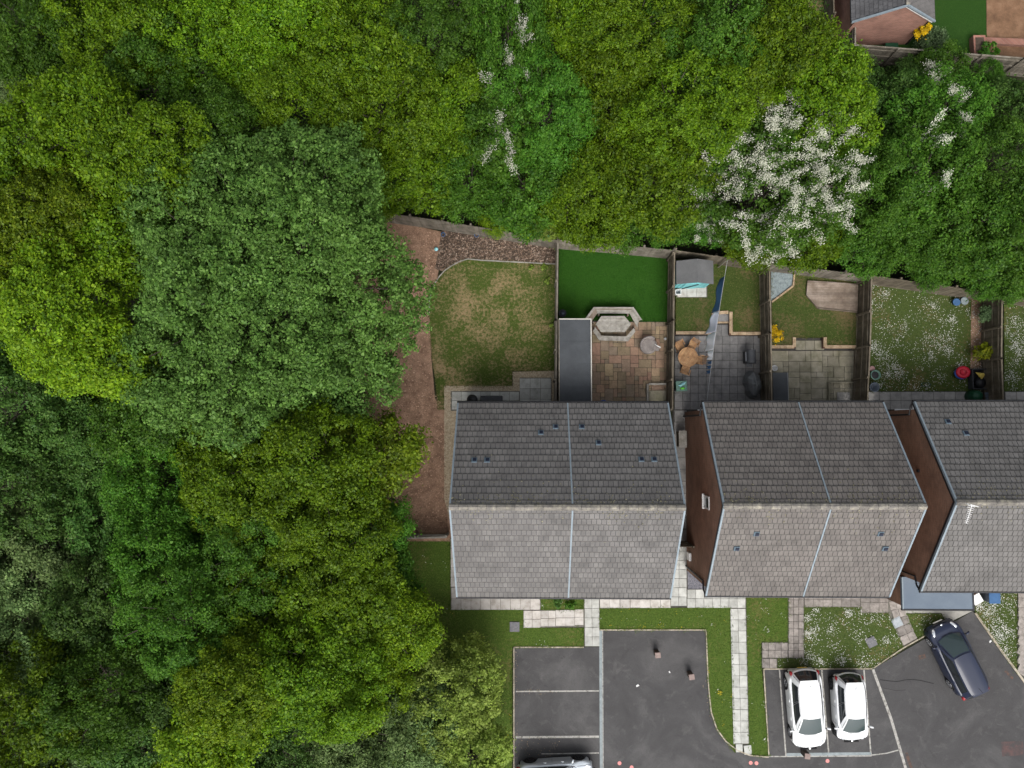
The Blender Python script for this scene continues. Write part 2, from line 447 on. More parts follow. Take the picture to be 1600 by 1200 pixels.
leafmat('leaf_acid', (0.11, 0.15, 0.01), (0.19, 0.22, 0.015), (0.28, 0.29, 0.025), 0.3)
leafmat('leaf_yellow_flower', (0.45, 0.26, 0.01), (0.62, 0.40, 0.015), (0.72, 0.52, 0.03), 0.2)
leafmat('blossom_white', (0.34, 0.36, 0.25), (0.52, 0.53, 0.42), (0.66, 0.66, 0.57), 0.3, 0.5, 1.0)
leafmat('grass_blade', (0.03, 0.06, 0.008), (0.065, 0.108, 0.015), (0.125, 0.16, 0.034), 0.2, 0.4)
leafmat('grass_dry', (0.045, 0.06, 0.012), (0.08, 0.088, 0.022), (0.16, 0.14, 0.06), 0.2, 0.4)
leafmat('turf_blade', (0.008, 0.04, 0.003), (0.018, 0.072, 0.006), (0.036, 0.11, 0.011), 0.15, 0.5)
surf('daisy', [(0.62, 0.63, 0.58), (0.75, 0.75, 0.7)], 10, 0.8)
surf('buttercup', [(0.55, 0.42, 0.02)], 10, 0.7)


# ------------------------------------------------------------------ mesh helpers
def link(name, me, parent=None):
    o = bpy.data.objects.new(name, me)
    COL.objects.link(o)
    if parent is not None:
        o.parent = parent
    return o


def tag(o, label=None, cat=None, group=None, kind=None):
    if label: o['label'] = label
    if cat: o['category'] = cat
    if group: o['group'] = group
    if kind: o['kind'] = kind
    return o


def thing(name, label, cat, loc=(0, 0, 0), rz=0.0, group=None):
    o = link(name, None)
    o.empty_display_size = 0.3
    o.location = loc
    o.rotation_euler = (0, 0, rz)
    return tag(o, label, cat, group)


def root_xf(o):
    m = Matrix.Identity(4)
    while o is not None:
        m = Matrix.LocRotScale(o.location, o.rotation_euler, o.scale) @ m
        o = o.parent
    return m


class MB:
    def __init__(self):
        self.v = []; self.f = []

    def add(self, verts, faces):
        b = len(self.v)
        self.v += [tuple(p) for p in verts]
        self.f += [tuple(i + b for i in f) for f in faces]
        return self

    def box(self, c, s, rz=0.0, top=1.0):
        """box centred at c with size s, turned rz, top face scaled by top"""
        ca, sa = math.cos(rz), math.sin(rz)
        vs_ = []
        for z, k in ((-1, 1.0), (1, top)):
            for x, y in ((-1, -1), (1, -1), (1, 1), (-1, 1)):
                a, b = x * s[0] / 2 * k, y * s[1] / 2 * k
                vs_.append((c[0] + a * ca - b * sa, c[1] + a * sa + b * ca, c[2] + z * s[2] / 2))
        return self.add(vs_, [(3, 2, 1, 0), (4, 5, 6, 7), (0, 1, 5, 4), (1, 2, 6, 5), (2, 3, 7, 6), (3, 0, 4, 7)])

    def prism(self, pts, z0, z1):
        n = len(pts)
        a = sum(pts[i][0] * pts[(i + 1) % n][1] - pts[(i + 1) % n][0] * pts[i][1] for i in range(n))
        if a < 0:
            pts = pts[::-1]
        vs_ = [(p[0], p[1], z0) for p in pts] + [(p[0], p[1], z1) for p in pts]
        return self.add(vs_, [tuple(range(n - 1, -1, -1)), tuple(range(n, 2 * n))] + [(i, (i + 1) % n, n + (i + 1) % n, n + i) for i in range(n)])

    def beam(self, a, b, w, h, up=(0, 0, 1)):
        """square bar from a to b"""
        a, b = Vector(a), Vector(b)
        d = (b - a).normalized()
        u = Vector(up)
        s = d.cross(u)
        if s.length < 1e-4:
            s = d.cross(Vector((1, 0, 0)))
        s.normalize()
        t = s.cross(d)
        vs_ = []
        for p in (a, b):
            for x, y in ((-1, -1), (1, -1), (1, 1), (-1, 1)):
                vs_.append(p + s * (x * w / 2) + t * (y * h / 2))
        return self.add(vs_, [(0, 1, 2, 3), (7, 6, 5, 4), (4, 5, 1, 0), (5, 6, 2, 1), (6, 7, 3, 2), (7, 4, 0, 3)])

    def tube(self, pts, rad, n=8, caps=True):
        pts = [Vector(p) for p in pts]
        if not hasattr(rad, '__len__'):
            rad = [rad] * len(pts)
        rings = []
        prev = None
        for i, p in enumerate(pts):
            d = (pts[min(i + 1, len(pts) - 1)] - pts[max(i - 1, 0)]).normalized()
            ref = prev if prev is not None else (Vector((1, 0, 0)) if abs(d.x) < 0.8 else Vector((0, 1, 0)))
            s = (ref - d * ref.dot(d)).normalized()
            prev = s
            t = d.cross(s)
            rings.append([p + (s * math.cos(2 * math.pi * k / n) + t * math.sin(2 * math.pi * k / n)) * rad[i] for k in range(n)])
        vs_ = [q for r_ in rings for q in r_]
        fs = []
        for i in range(len(pts) - 1):
            for k in range(n):
                fs.append((i * n + k, i * n + (k + 1) % n, (i + 1) * n + (k + 1) % n, (i + 1) * n + k))
        if caps:
            fs.append(tuple(range(n - 1, -1, -1)))
            fs.append(tuple(range((len(pts) - 1) * n, len(pts) * n)))
        return self.add(vs_, fs)

    def lathe(self, prof, c=(0, 0, 0), n=20, axis='z', sx=1.0, sy=1.0):
        vs_ = []
        for r_, z in prof:
            for k in range(n):
                a = 2 * math.pi * k / n
                x, y = r_ * math.cos(a) * sx, r_ * math.sin(a) * sy
                p = (x, y, z) if axis == 'z' else (x, z, y)
                vs_.append((c[0] + p[0], c[1] + p[1], c[2] + p[2]))
        fs = []
        for i in range(len(prof) - 1):
            for k in range(n):
                q = (i * n + k, i * n + (k + 1) % n, (i + 1) * n + (k + 1) % n, (i + 1) * n + k)
                fs.append(q if axis == 'z' else q[::-1])
        a_, b_ = tuple(range(n - 1, -1, -1)), tuple(range((len(prof) - 1) * n, len(prof) * n))
        fs += [a_, b_] if axis == 'z' else [a_[::-1], b_[::-1]]
        return self.add(vs_, fs)

    def mesh(self, name, mat, smooth=False, bevel=0.0, inv=None):
        me = bpy.data.meshes.new(name)
        vv = self.v if inv is None else [inv @ Vector(p) for p in self.v]
        me.from_pydata(vv, [], self.f)
        if bevel:
            bm = bmesh.new(); bm.from_mesh(me)
            bmesh.ops.bevel(bm, geom=bm.edges[:], offset=bevel, segments=1, affect='EDGES', clamp_overlap=True)
            bm.to_mesh(me); bm.free()
        if smooth:
            me.shade_smooth()
        me.materials.append(M[mat])
        return me

    def build(self, name, mat, parent=None, world=True, smooth=False, bevel=0.0):
        """world=True: vertices are world coordinates, brought into the parent's space"""
        inv = root_xf(parent).inverted() if (world and parent is not None) else None
        return link(name, self.mesh(name, mat, smooth, bevel, inv), parent)


def sheet(name, pts, z, mat, parent=None, px=True, zpx=None, kind='structure', thick=0.0):
    p = atl(pts, z if zpx is None else zpx) if px else [Vector(q) for q in pts]
    mb = MB()
    if thick:
        mb.prism([(q.x, q.y) for q in p], z - thick, z)
    else:
        n = len(p)
        a = sum(p[i].x * p[(i + 1) % n].y - p[(i + 1) % n].x * p[i].y for i in range(n))
        if a < 0:
            p = p[::-1]
        mb.add([(q.x, q.y, z) for q in p], [tuple(range(n))])
    o = mb.build(name, mat, parent)
    if parent is None and kind:
        o['kind'] = kind
    return o


# unit slab meshes shared by every paving slab
def unit_slabs(mat):
    out = []
    for k in range(3):
        mb = MB().box((0, 0, 0), (1, 1, 1))
        me = mb.mesh('paving_slab', mat)
        bm = bmesh.new(); bm.from_mesh(me)
        for v in bm.verts:
            v.co.x *= 1 + random.uniform(-0.015, 0.015); v.co.y *= 1 + random.uniform(-0.015, 0.015)
        bmesh.ops.bevel(bm, geom=[e for e in bm.edges if all(v.co.z > 0 for v in e.verts)], offset=0.03, segments=1, affect='EDGES')
        bm.to_mesh(me); bm.free()
        out.append(me)
    return out


SLAB = {}


def put_slab(parent, c, sx, sy, rz, mat, h=0.05, z=0.0, name='paving_slab'):
    if mat not in SLAB:
        SLAB[mat] = unit_slabs(mat)
    o = link(name, random.choice(SLAB[mat]), parent)
    o.location = (c[0], c[1], z + h / 2 + random.uniform(-0.004, 0.006))
    o.scale = (sx, sy, h)
    o.rotation_euler = (random.uniform(-0.008, 0.008), random.uniform(-0.008, 0.008), rz + random.uniform(-0.008, 0.008))
    return o


def slab_grid(parent, quad, nx, ny, mat, z=0.0, gap=0.02, h=0.05, bond=False, name='paving_slab', jit=0.0):
    q = atl(quad, z + h)
    q = [Vector((p.x, p.y)) for p in q]
    def pt(u, v):
        return q[0] * (1 - u) * (1 - v) + q[1] * u * (1 - v) + q[2] * u * v + q[3] * (1 - u) * v
    for j in range(ny):
        for i in range(nx):
            c = pt((i + 0.5) / nx, (j + 0.5) / ny)
            ex = pt((i + 1) / nx, (j + 0.5) / ny) - pt(i / nx, (j + 0.5) / ny)
            ey = pt((i + 0.5) / nx, (j + 1) / ny) - pt((i + 0.5) / nx, j / ny)
            c = c + Vector((random.uniform(-jit, jit), random.uniform(-jit, jit)))
            put_slab(parent, c, ex.length - gap, ey.length - gap, math.atan2(ex.y, ex.x), mat, h, z, name)


def ashlar(parent, quad, cell, mat, z=0.0, h=0.05, gap=0.02, skip=None):
    """random-size rectangular flags on a small cell grid"""
    q = [Vector((p.x, p.y)) for p in atl(quad, z + h)]
    ex, ey = q[1] - q[0], q[3] - q[0]
    nx, ny = max(1, round(ex.length / cell)), max(1, round(ey.length / cell))
    ux, uy = ex / nx, ey / ny
    used = [[False] * ny for _ in range(nx)]
    if skip:
        for i in range(nx):
            for j in range(ny):
                p = q[0] + ux * (i + .5) + uy * (j + .5)
                if skip(p):
                    used[i][j] = True
    for j in range(ny):
        for i in range(nx):
            if used[i][j]:
                continue
            opts = [(2, 2), (2, 1), (1, 2), (2, 2), (3, 2), (2, 3), (1, 1), (2, 2)]
            random.shuffle(opts)
            for a, b in opts + [(1, 1)]:
                if i + a <= nx and j + b <= ny and not any(used[i + k][j + l] for k in range(a) for l in range(b)):
                    break
            for k in range(a):
                for l in range(b):
                    used[i + k][j + l] = True
            c = q[0] + ux * (i + a / 2) + uy * (j + b / 2)
            put_slab(parent, c, ux.length * a - gap, uy.length * b - gap, math.atan2(ux.y, ux.x), mat, h, z, 'flagstone')


def inside(p, poly):
    x, y = p[0], p[1]
    c = False
    n = len(poly)
    for i in range(n):
        x1, y1 = poly[i][0], poly[i][1]
        x2, y2 = poly[(i + 1) % n][0], poly[(i + 1) % n][1]
        if (y1 > y) != (y2 > y) and x < (x2 - x1) * (y - y1) / (y2 - y1) + x1:
            c = not c
    return c


def inside_np(P_, poly):
    x, y = P_[:, 0], P_[:, 1]
    c = np.zeros(len(P_), bool)
    n = len(poly)
    for i in range(n):
        x1, y1 = poly[i][0], poly[i][1]
        x2, y2 = poly[(i + 1) % n][0], poly[(i + 1) % n][1]
        if abs(y2 - y1) < 1e-9:
            continue
        hit = ((y1 > y) != (y2 > y)) & (x < (x2 - x1) * (y - y1) / (y2 - y1) + x1)
        c ^= hit
    return c


def scatter(poly, density):
    xs = [p[0] for p in poly]; ys = [p[1] for p in poly]
    a = (max(xs) - min(xs)) * (max(ys) - min(ys))
    n = int(a * density)
    P_ = np.column_stack([rng.uniform(min(xs), max(xs), n), rng.uniform(min(ys), max(ys), n)])
    return P_[inside_np(P_, poly)]


def quads_mesh(name, V, mat):
    """V: (n,4,3) -> mesh of n separate quads"""
    n = len(V)
    me = bpy.data.meshes.new(name)
    me.vertices.add(n * 4)
    me.vertices.foreach_set('co', V.reshape(-1).astype(np.float32))
    me.loops.add(n * 4)
    me.loops.foreach_set('vertex_index', np.arange(n * 4, dtype=np.int32))
    me.polygons.add(n)
    me.polygons.foreach_set('loop_start', np.arange(0, n * 4, 4, dtype=np.int32))
    me.update(calc_edges=True)
    me.materials.append(M[mat])
    return me


def unit(a):
    return a / np.maximum(np.linalg.norm(a, axis=1, keepdims=True), 1e-9)


def leaf_quads(C, N, L, W, fold=0.18):
    n = len(C)
    N = unit(N)
    t = unit(np.cross(N, unit(rng.normal(size=(n, 3)))))
    b = np.cross(N, t)
    L = L[:, None]; W = W[:, None]
    V = np.empty((n, 4, 3))
    V[:, 0] = C - t * L / 2
    V[:, 1] = C + b * W / 2 + N * W * fold - t * L * 0.08
    V[:, 2] = C + t * L / 2
    V[:, 3] = C - b * W / 2 + N * W * fold - t * L * 0.08
    return V


def blades(poly, density, z, size=(0.05, 0.11), width=0.018):
    P_ = scatter(poly, density)
    n = len(P_)
    C = np.column_stack([P_, z + rng.uniform(0.008, 0.03, n)])
    N = np.column_stack([rng.normal(size=(n, 2)) * 0.55, np.ones(n)])
    L = rng.uniform(*size, n)
    return leaf_quads(C, N, L, L * 0 + rng.uniform(width * 0.7, width * 1.6, n), 0.1)


def daisies(poly, n_clusters, per, spread, z, size=(0.024, 0.05)):
    xs = [p[0] for p in poly]; ys = [p[1] for p in poly]
    out = []
    while len(out) < n_clusters:
        p = (random.uniform(min(xs), max(xs)), random.uniform(min(ys), max(ys)))
        if inside(p, poly):
            out.append(p)
    P_ = np.concatenate([np.array(p) + rng.normal(size=(max(2, int(rng.exponential(per))), 2)) * spread * rng.uniform(0.4, 1.4) for p in out])
    P_ = P_[inside_np(P_, poly)]
    n = len(P_)
    C = np.column_stack([P_, z + rng.uniform(0.03, 0.06, n)])
    N = np.column_stack([rng.normal(size=(n, 2)) * 0.3, np.ones(n)])
    L = rng.uniform(*size, n)
    return leaf_quads(C, N, L, L * rng.uniform(0.6, 1.0, n), 0.05)


# ------------------------------------------------------------------ ground
g = MB().add([(-400, -400, -0.02), (400, -400, -0.02), (400, 400, -0.02), (-400, 400, -0.02)], [(0, 1, 2, 3)])
tag(g.build('ground', 'woodland_floor'), kind='structure')

# left house garden
EDGE = [(869, 413), (830, 411), (790, 409), (752, 407), (731, 405), (718, 409), (705, 416), (695, 423), (686, 433), (679, 444), (674, 456), (671, 470), (671, 490)]
sheet('bare_earth_strip', [(520, 325), (690, 362), (690, 385), (683, 440), (674, 470), (674, 560), (680, 625), (700, 640), (712, 700), (712, 846), (560, 846)], 0.004, 'bare_earth')
bed_px = [(690, 360), (780, 374), (869, 386), (869, 412), (790, 408), (731, 404), (705, 415), (690, 424), (679, 419), (685, 395)]
sheet('bark_bed', bed_px, 0.012, 'bark_bed')
lawn1_px = EDGE + [(672, 520), (675, 560), (681, 600), (684, 640), (694, 640), (694, 604), (800, 604), (800, 580), (869, 579)]
sheet('back_lawn', lawn1_px, 0.014, 'lawn_worn')
sheet('gravel_border', [(694, 603), (801, 603), (801, 581), (871, 579), (871, 640), (716, 640), (712, 850), (694, 780)], 0.02, 'cream_gravel')

# turf and patio behind the second house
turf_px = [(873, 384), (960, 394), (1046, 405), (1046, 503), (873, 500)]
sheet('artificial_turf', turf_px, 0.02, 'artificial_turf')
PATIO2 = sheet('sandstone_patio', [(873, 500), (1046, 503), (1047, 645), (873, 645)], 0.014, 'mortar_dark')
ashlar(PATIO2, [(925, 503), (1044, 503), (1045, 640), (925, 640)], 0.235, 'sandstone')

# third garden: raised lawn with stone edging, grey patio
RZ = 0.32
l3_px = [(1056, 398), (1120, 404), (1197, 416), (1192, 519), (1145, 519), (1145, 490), (1111, 490), (1111, 519), (1056, 519)]
tag(sheet('raised_lawn', l3_px, RZ, 'lawn_brown', thick=RZ + 0.05), kind='structure')
PATIO3 = sheet('grey_patio', [(1053, 488), (1192, 488), (1192, 648), (1053, 648)], 0.012, 'mortar_dark')
slab_grid(PATIO3, [(1055, 525), (1190, 525), (1189, 640), (1054, 640)], 11, 9, 'slab_grey')
slab_grid(PATIO3, [(1115, 507), (1139, 507), (1139, 525), (1115, 525)], 2, 1, 'slab_grey')
SIDEP = sheet('side_path', [(1051, 640), (1076, 640), (1076, 950), (1049, 950)], 0.006, 'mortar_dark')
slab_grid(SIDEP, [(1054, 641), (1073, 641), (1073, 846), (1052, 846)], 1, 11, 'slab_mid')
slab_grid(SIDEP, [(1050, 847), (1073, 847), (1073, 947), (1048, 947)], 2, 7, 'slab_pale')

# fourth garden
l4_px = [(1206, 424), (1280, 430), (1342, 440), (1339, 541), (1290, 541), (1290, 527), (1241, 527), (1241, 541), (1206, 541)]
tag(sheet('raised_lawn', l4_px, RZ, 'lawn_brown', thick=RZ + 0.05), kind='structure')
PATIO4 = sheet('stone_patio', [(1205, 527), (1340, 527), (1340, 645), (1205, 645)], 0.012, 'mortar_dark')
ashlar(PATIO4, [(1206, 548), (1337, 548), (1336, 640), (1206, 640)], 0.3, 'slab_moss')
slab_grid(PATIO4, [(1243, 532), (1288, 532), (1288, 547), (1243, 547)], 3, 1, 'slab_moss')

# fifth and sixth gardens
l5_px = [(1360, 443), (1540, 462), (1548, 611), (1357, 611)]
sheet('daisy_lawn', l5_px, 0.02, 'lawn_daisy')
sheet('soil_border', [(1518, 462), (1549, 465), (1550, 586), (1516, 582)], 0.03, 'bare_earth')
l6_px = [(1569, 470), (1640, 478), (1640, 611), (1569, 611)]
sheet('daisy_lawn', l6_px, 0.02, 'lawn_daisy')
PATH5 = sheet('back_path', [(1355, 610), (1660, 610), (1660, 650), (1355, 650)], 0.014, 'mortar_dark')
slab_grid(PATH5, [(1357, 612), (1544, 612), (1544, 640), (1357, 640)], 11, 2, 'slab_mid')
slab_grid(PATH5, [(1571, 612), (1640, 612), (1640, 640), (1571, 640)], 4, 2, 'slab_mid')

# front: lawns
lf1_px = [(600, 846), (704, 846), (704, 953), (818, 953), (818, 981), (912, 981), (912, 1011), (800, 1011), (800, 1260), (600, 1260)]
sheet('front_lawn', lf1_px, 0.014, 'lawn_front')
lf2_px = [(845, 934), (912, 934), (912, 953), (845, 953)]
sheet('front_lawn', lf2_px, 0.014, 'lawn_front')
lf3_px = [(937, 951), (1142, 949), (1148, 1176), (1134, 1158), (1120, 1139), (1111, 1112), (1108, 1085), (1106, 1060), (1103, 984), (937, 984)]
sheet('front_lawn', lf3_px, 0.014, 'lawn_front')
lf4_px = [(1166, 925), (1232, 925), (1232, 1004), (1189, 1004), (1190, 1045), (1194, 1090), (1201, 1181), (1176, 1181), (1170, 1164)]
sheet('front_lawn', lf4_px, 0.014, 'lawn_front')
lf5_px = [(1256, 948), (1345, 949), (1346, 957), (1388, 957), (1411, 1011), (1364, 1043), (1214, 1043), (1214, 1028), (1256, 1028)]
sheet('daisy_front_lawn', lf5_px, 0.014, 'lawn_daisy')
lf6_px = [(1413, 959), (1471, 959), (1478, 974), (1434, 998)]
sheet('front_lawn', lf6_px, 0.014, 'lawn_daisy')
lf7_px = [(1524, 925), (1589, 925), (1589, 1052), (1560, 1010), (1523, 956)]
sheet('daisy_front_lawn', lf7_px, 0.014, 'lawn_daisy')

# tarmac
ROAD = sheet('car_park', [(803, 1011), (940, 1011), (940, 984), (1103, 984), (1106, 1060), (1108, 1085), (1111, 1112), (1120, 1139), (1134, 1158), (1152, 1172), (1172, 1180), (1201, 1182),
                           (1193, 1045), (1364, 1045), (1520, 955), (1560, 1012), (1640, 1120), (1640, 1330), (803, 1330)], 0.006, 'tarmac')
ZL = 0.010


def line(pts, w, mat, z=ZL, name='painted_line'):
    p = atl(pts, z)
    mb = MB()
    n = len(p)
    L_, R_ = [], []
    for i, q in enumerate(p):
        d = (p[min(i + 1, n - 1)] - p[max(i - 1, 0)]).normalized()
        s = Vector((-d.y, d.x, 0)) * w / 2
        L_.append(q + s); R_.append(q - s)
    mb.add(L_ + R_, [(n + i, n + i + 1, i + 1, i) for i in range(n - 1)])
    return mb.build(name, mat, ROAD)


line([(806, 1080.5), (936, 1079.5)], 0.07, 'worn_line')
line([(806, 1152), (936, 1151)], 0.11, 'worn_line')
line([(846, 1178), (936, 1176.5)], 0.06, 'worn_line')
for a, b in (((1218, 1047), (1228, 1181)), ((1284, 1047), (1295, 1178)), ((1350, 1047), (1361, 1180))):
    line([a, b], 0.075, 'worn_line')
line([(1364, 1046), (1392, 1122), (1418, 1210)], 0.14, 'worn_line')
line([(1361, 1180), (1385, 1177), (1404, 1172)], 0.06, 'worn_line')
line([(1198, 1182), (1230, 1182), (1362, 1181)], 0.06, 'worn_line', z=0.0105)
for y in (1052, 1056.5, 1061):
    line([(1570 + (y - 1052) * 0.9, y - 4), (1575 + (y - 1052) * 0.9, y - 1)], 0.14, 'faded_orange', name='faded_mark')
line([(1416, 1176), (1424, 1200)], 0.16, 'faded_orange', name='faded_mark')
line([(1435, 1028), (1446, 1025)], 0.22, 'faded_orange', name='faded_mark')
sheet('faded_red_patch', [(1564, 1159), (1598, 1158), (1600, 1180), (1566, 1182)], 0.0095, 'faded_red', ROAD)
for x, y in ((968, 1192.5), (987, 1199), (1173, 1192), (1182, 1192.5), (1293, 1189)):
    c = at(x, y, ZL)
    link('painted_dot', MB().add([(c.x + 0.1 * math.cos(a * math.pi / 8), c.y + 0.1 * math.sin(a * math.pi / 8), ZL) for a in range(16)], [tuple(range(16))]).mesh('painted_dot', 'pink_dot'), ROAD)
line([(1375, 1062), (1390, 1064), (1402, 1065), (1413, 1062.5), (1425, 1061.5), (1437, 1063), (1450, 1066), (1459, 1068)], 0.035, 'crack', name='tarmac_crack')
line([(1380, 1075), (1400, 1079), (1415, 1078)], 0.015, 'crack', name='tarmac_crack')

# drain channels
for name, a, b in (('drain_channel', (938.5, 985), (940, 1330)), ('drain_channel', (1229, 1179), (1361, 1177.5))):
    line([a, b], 0.15, 'drain_metal', 0.0125, name)
line([(941.6, 985), (943, 1330)], 0.04, 'worn_line', 0.0125, 'painted_line')


def wall_run(name, pts, w, z0, z1, mat, parent=None, zpx=0.0, bevel=0.0):
    p = atl(pts, zpx)
    mb = MB()
    n = len(p)
    L_, R_ = [], []
    for i, q in enumerate(p):
        d0 = (q - p[i - 1]).normalized() if i else (p[1] - p[0]).normalized()
        d1 = (p[i + 1] - q).normalized() if i < n - 1 else d0
        d = (d0 + d1).normalized()
        k = 1.0 / max(0.5, d.dot(d0))
        s = Vector((-d.y, d.x, 0)) * w / 2 * k
        L_.append(q + s); R_.append(q - s)
    vs_ = [(v.x, v.y, z0) for v in L_ + R_] + [(v.x, v.y, z1) for v in L_ + R_]
    m = 2 * n
    fs = []
    for i in range(n - 1):
        fs += [(m + n + i, m + n + i + 1, m + i + 1, m + i), (i, i + 1, m + i + 1, m + i)[::-1], (n + i, n + i + 1, m + n + i + 1, m + n + i)]
    fs += [(0, n, m + n, m)[::-1], (n - 1, 2 * n - 1, m + 2 * n - 1, m + n - 1)]
    mb.add(vs_, fs)
    return mb.build(name, mat, parent, bevel=bevel)


def kerbs(pts, h=0.05, w=0.06, step=0.92):
    """a row of edging kerbs laid end to end along the line"""
    p = atl(pts, 0)
    root = wall_run('kerb', pts, w * 0.6, -0.02, h * 0.5, 'mortar')
    root['kind'] = 'structure'
    for a, b in zip(p[:-1], p[1:]):
        d = b - a
        n = max(1, round(d.length / step))
        for i in range(n):
            q0, q1 = a + d * (i / n), a + d * ((i + 1) / n)
            u = d.normalized() * 0.006
            o = MB().beam(q0 + u + Vector((0, 0, h / 2)), q1 - u + Vector((0, 0, h / 2)), w, h).build('kerb_stone', 'kerb_stone', root)
    return root


kerbs([(803, 1210), (803, 1011), (912, 1011)])
kerbs([(937, 984), (1103, 984)])
kerbs([(1103, 985), (1106, 1060), (1108, 1085), (1111, 1112), (1120, 1139), (1134, 1158), (1152, 1172), (1172, 1180), (1201, 1182.5)], step=0.6)
kerbs([(1201, 1180), (1193, 1045), (1363, 1044.5)])
kerbs([(1364, 1043.5), (1411, 1012), (1434, 999), (1478, 975)])
kerbs([(1523, 957), (1560, 1011), (1640, 1119)], h=0.07, w=0.1)

# front paving
PV = sheet('front_path', [(703, 840), (716, 840), (716, 915), (845, 915), (845, 953), (818, 953), (703, 953)], 0.008, 'mortar')
slab_grid(PV, [(705, 918), (844, 918), (844, 953), (705, 953)], 9, 2, 'slab_buff')
slab_grid(PV, [(704, 842), (715, 842), (715, 917), (704, 917)], 1, 5, 'slab_buff')
PV = sheet('stepping_path', [(818, 953), (913, 953), (913, 980), (818, 981)], 0.016, 'mortar')
slab_grid(PV, [(818, 954), (845, 954), (845, 981), (818, 981)], 2, 2, 'slab_buff')
slab_grid(PV, [(845, 954), (868, 954), (868, 979), (845, 979)], 2, 2, 'slab_buff', jit=0.01)
slab_grid(PV, [(868, 953), (898, 953), (898, 978), (868, 978)], 2, 2, 'slab_buff', jit=0.01)
slab_grid(PV, [(898, 952), (912, 952), (912, 977), (898, 977)], 1, 2, 'slab_buff', jit=0.01)
PV = sheet('entrance_path', [(912, 920), (937, 920), (938, 1010), (913, 1010)], 0.012, 'mortar')
slab_grid(PV, [(913, 921), (936, 921), (937, 1010), (914, 1010)], 2, 6, 'slab_pale')
PV = sheet('front_path', [(937, 920), (1049, 920), (1049, 951), (937, 951)], 0.010, 'mortar')
slab_grid(PV, [(937, 921), (1048, 921), (1048, 950), (937, 950)], 7, 2, 'slab_buff', jit=0.012)
PV = sheet('front_path', [(1073, 920), (1166, 920), (1166, 951), (1073, 951)], 0.010, 'mortar')
slab_grid(PV, [(1074, 921), (1165, 921), (1165, 950), (1074, 950)], 7, 2, 'slab_pale')
PV = sheet('long_path', [(1141, 951), (1166, 951), (1171, 1163), (1146, 1163)], 0.018, 'mortar')
slab_grid(PV, [(1141, 951), (1165, 951), (1170, 1162), (1146, 1162)], 2, 12, 'slab_pale')
slab_grid(PV, [(1149, 1163), (1160, 1163), (1161, 1176), (1150, 1176)], 1, 1, 'slab_pale', jit=0.02)
slab_grid(PV, [(1162, 1165), (1174, 1164), (1175, 1179), (1163, 1180)], 1, 1, 'slab_pale', jit=0.02)
PV = sheet('block_path', [(1231, 925), (1257, 925), (1257, 1029), (1215, 1029), (1215, 1044), (1190, 1044), (1190, 1003), (1231, 1003)], 0.018, 'mortar_dark')
slab_grid(PV, [(1232, 926), (1256, 926), (1256, 1028), (1232, 1028)], 3, 9, 'block_paver')
slab_grid(PV, [(1191, 1004), (1231, 1004), (1231, 1028), (1191, 1028)], 4, 2, 'block_paver')
slab_grid(PV, [(1191, 1029), (1214, 1029), (1214, 1044), (1191, 1044)], 2, 1, 'block_paver')
PV = sheet('front_path', [(1257, 925), (1400, 925), (1408, 945), (1433, 998), (1411, 1010), (1388, 958), (1345, 958), (1344, 949), (1257, 949)], 0.02, 'mortar')
slab_grid(PV, [(1257, 926), (1344, 926), (1344, 948), (1257, 948)], 6, 2, 'block_paver')
slab_grid(PV, [(1345, 926), (1388, 926), (1388, 957), (1345, 957)], 3, 2, 'block_paver')
slab_grid(PV, [(1388, 940), (1408, 938), (1433, 997), (1411, 1009)], 2, 5, 'block_paver')
sheet('concrete_apron', [(1404, 940), (1520, 940), (1519, 955), (1480, 974), (1471, 958), (1410, 958)], 0.022, 'concrete')
PV = sheet('neighbour_path', [(1590, 920), (1620, 920), (1620, 1075), (1590, 1055)], 0.018, 'mortar_dark')
slab_grid(PV, [(1591, 920), (1607, 920), (1607, 1060), (1591, 1050)], 1, 9, 'block_paver')
PV = sheet('small_patio', [(704, 611), (812, 611), (812, 590), (862, 590), (862, 642), (704, 642)], 0.024, 'mortar')
slab_grid(PV, [(812, 591), (861, 591), (861, 640), (812, 640)], 3, 3, 'slab_pale', z=0.01)
slab_grid(PV, [(706, 612), (811, 612), (811, 640), (706, 640)], 7, 2, 'slab_pale', z=0.01)
sheet('slate_strip', [(1074, 884), (1102, 884), (1102, 923), (1075, 923)], 0.012, 'slate_chippings')

# manhole covers
for px, s, rz, mat, lab in (((804, 979), 0.52, 0, 'iron_cover', 'square dark manhole cover in the grass beside the stepping slabs'),
                            ((1361, 1003), 0.5, 0.45, 'iron_cover', 'square dark manhole cover in the daisy lawn'),
                            ((1401, 972), 0.5, 0.45, 'galvanised_cover', 'square pale manhole cover set in the diagonal path')):
    c = at(*px)
    t = thing('manhole_cover', lab, 'manhole cover', (c.x, c.y, 0.03), rz, 'manhole covers')
    MB().box((0, 0, 0), (s, s, 0.07)).build('cover_frame', mat, t, False, bevel=0.008)
    MB().box((0, 0, 0.038), (s * 0.8, s * 0.8, 0.012)).build('cover_plate', mat, t, False, bevel=0.004)

# retaining walls of the two raised lawns
def coping(name, pts, label, z1):
    p = atl(pts, z1)
    t = thing(name, label, 'garden wall', (p[0].x, p[0].y, 0))
    core = wall_run('wall_core', pts, 0.12, 0.0, z1 - 0.03, 'brick_dark', t, z1)
    for a, b in zip(p[:-1], p[1:]):
        d = b - a
        n = max(1, round(d.length / 0.42))
        for i in range(n):
            u = d.normalized() * 0.006
            e = d.normalized() * 0.07
            q0 = a + d * (i / n) + u - (e if i == 0 and False else Vector((0, 0, 0)))
            q1 = a + d * ((i + 1) / n) - u
            MB().beam(q0 + Vector((0, 0, random.uniform(-0.006, 0.006))), q1, 0.17, 0.06).build('coping_stone', 'tan_stone', t)
    return t


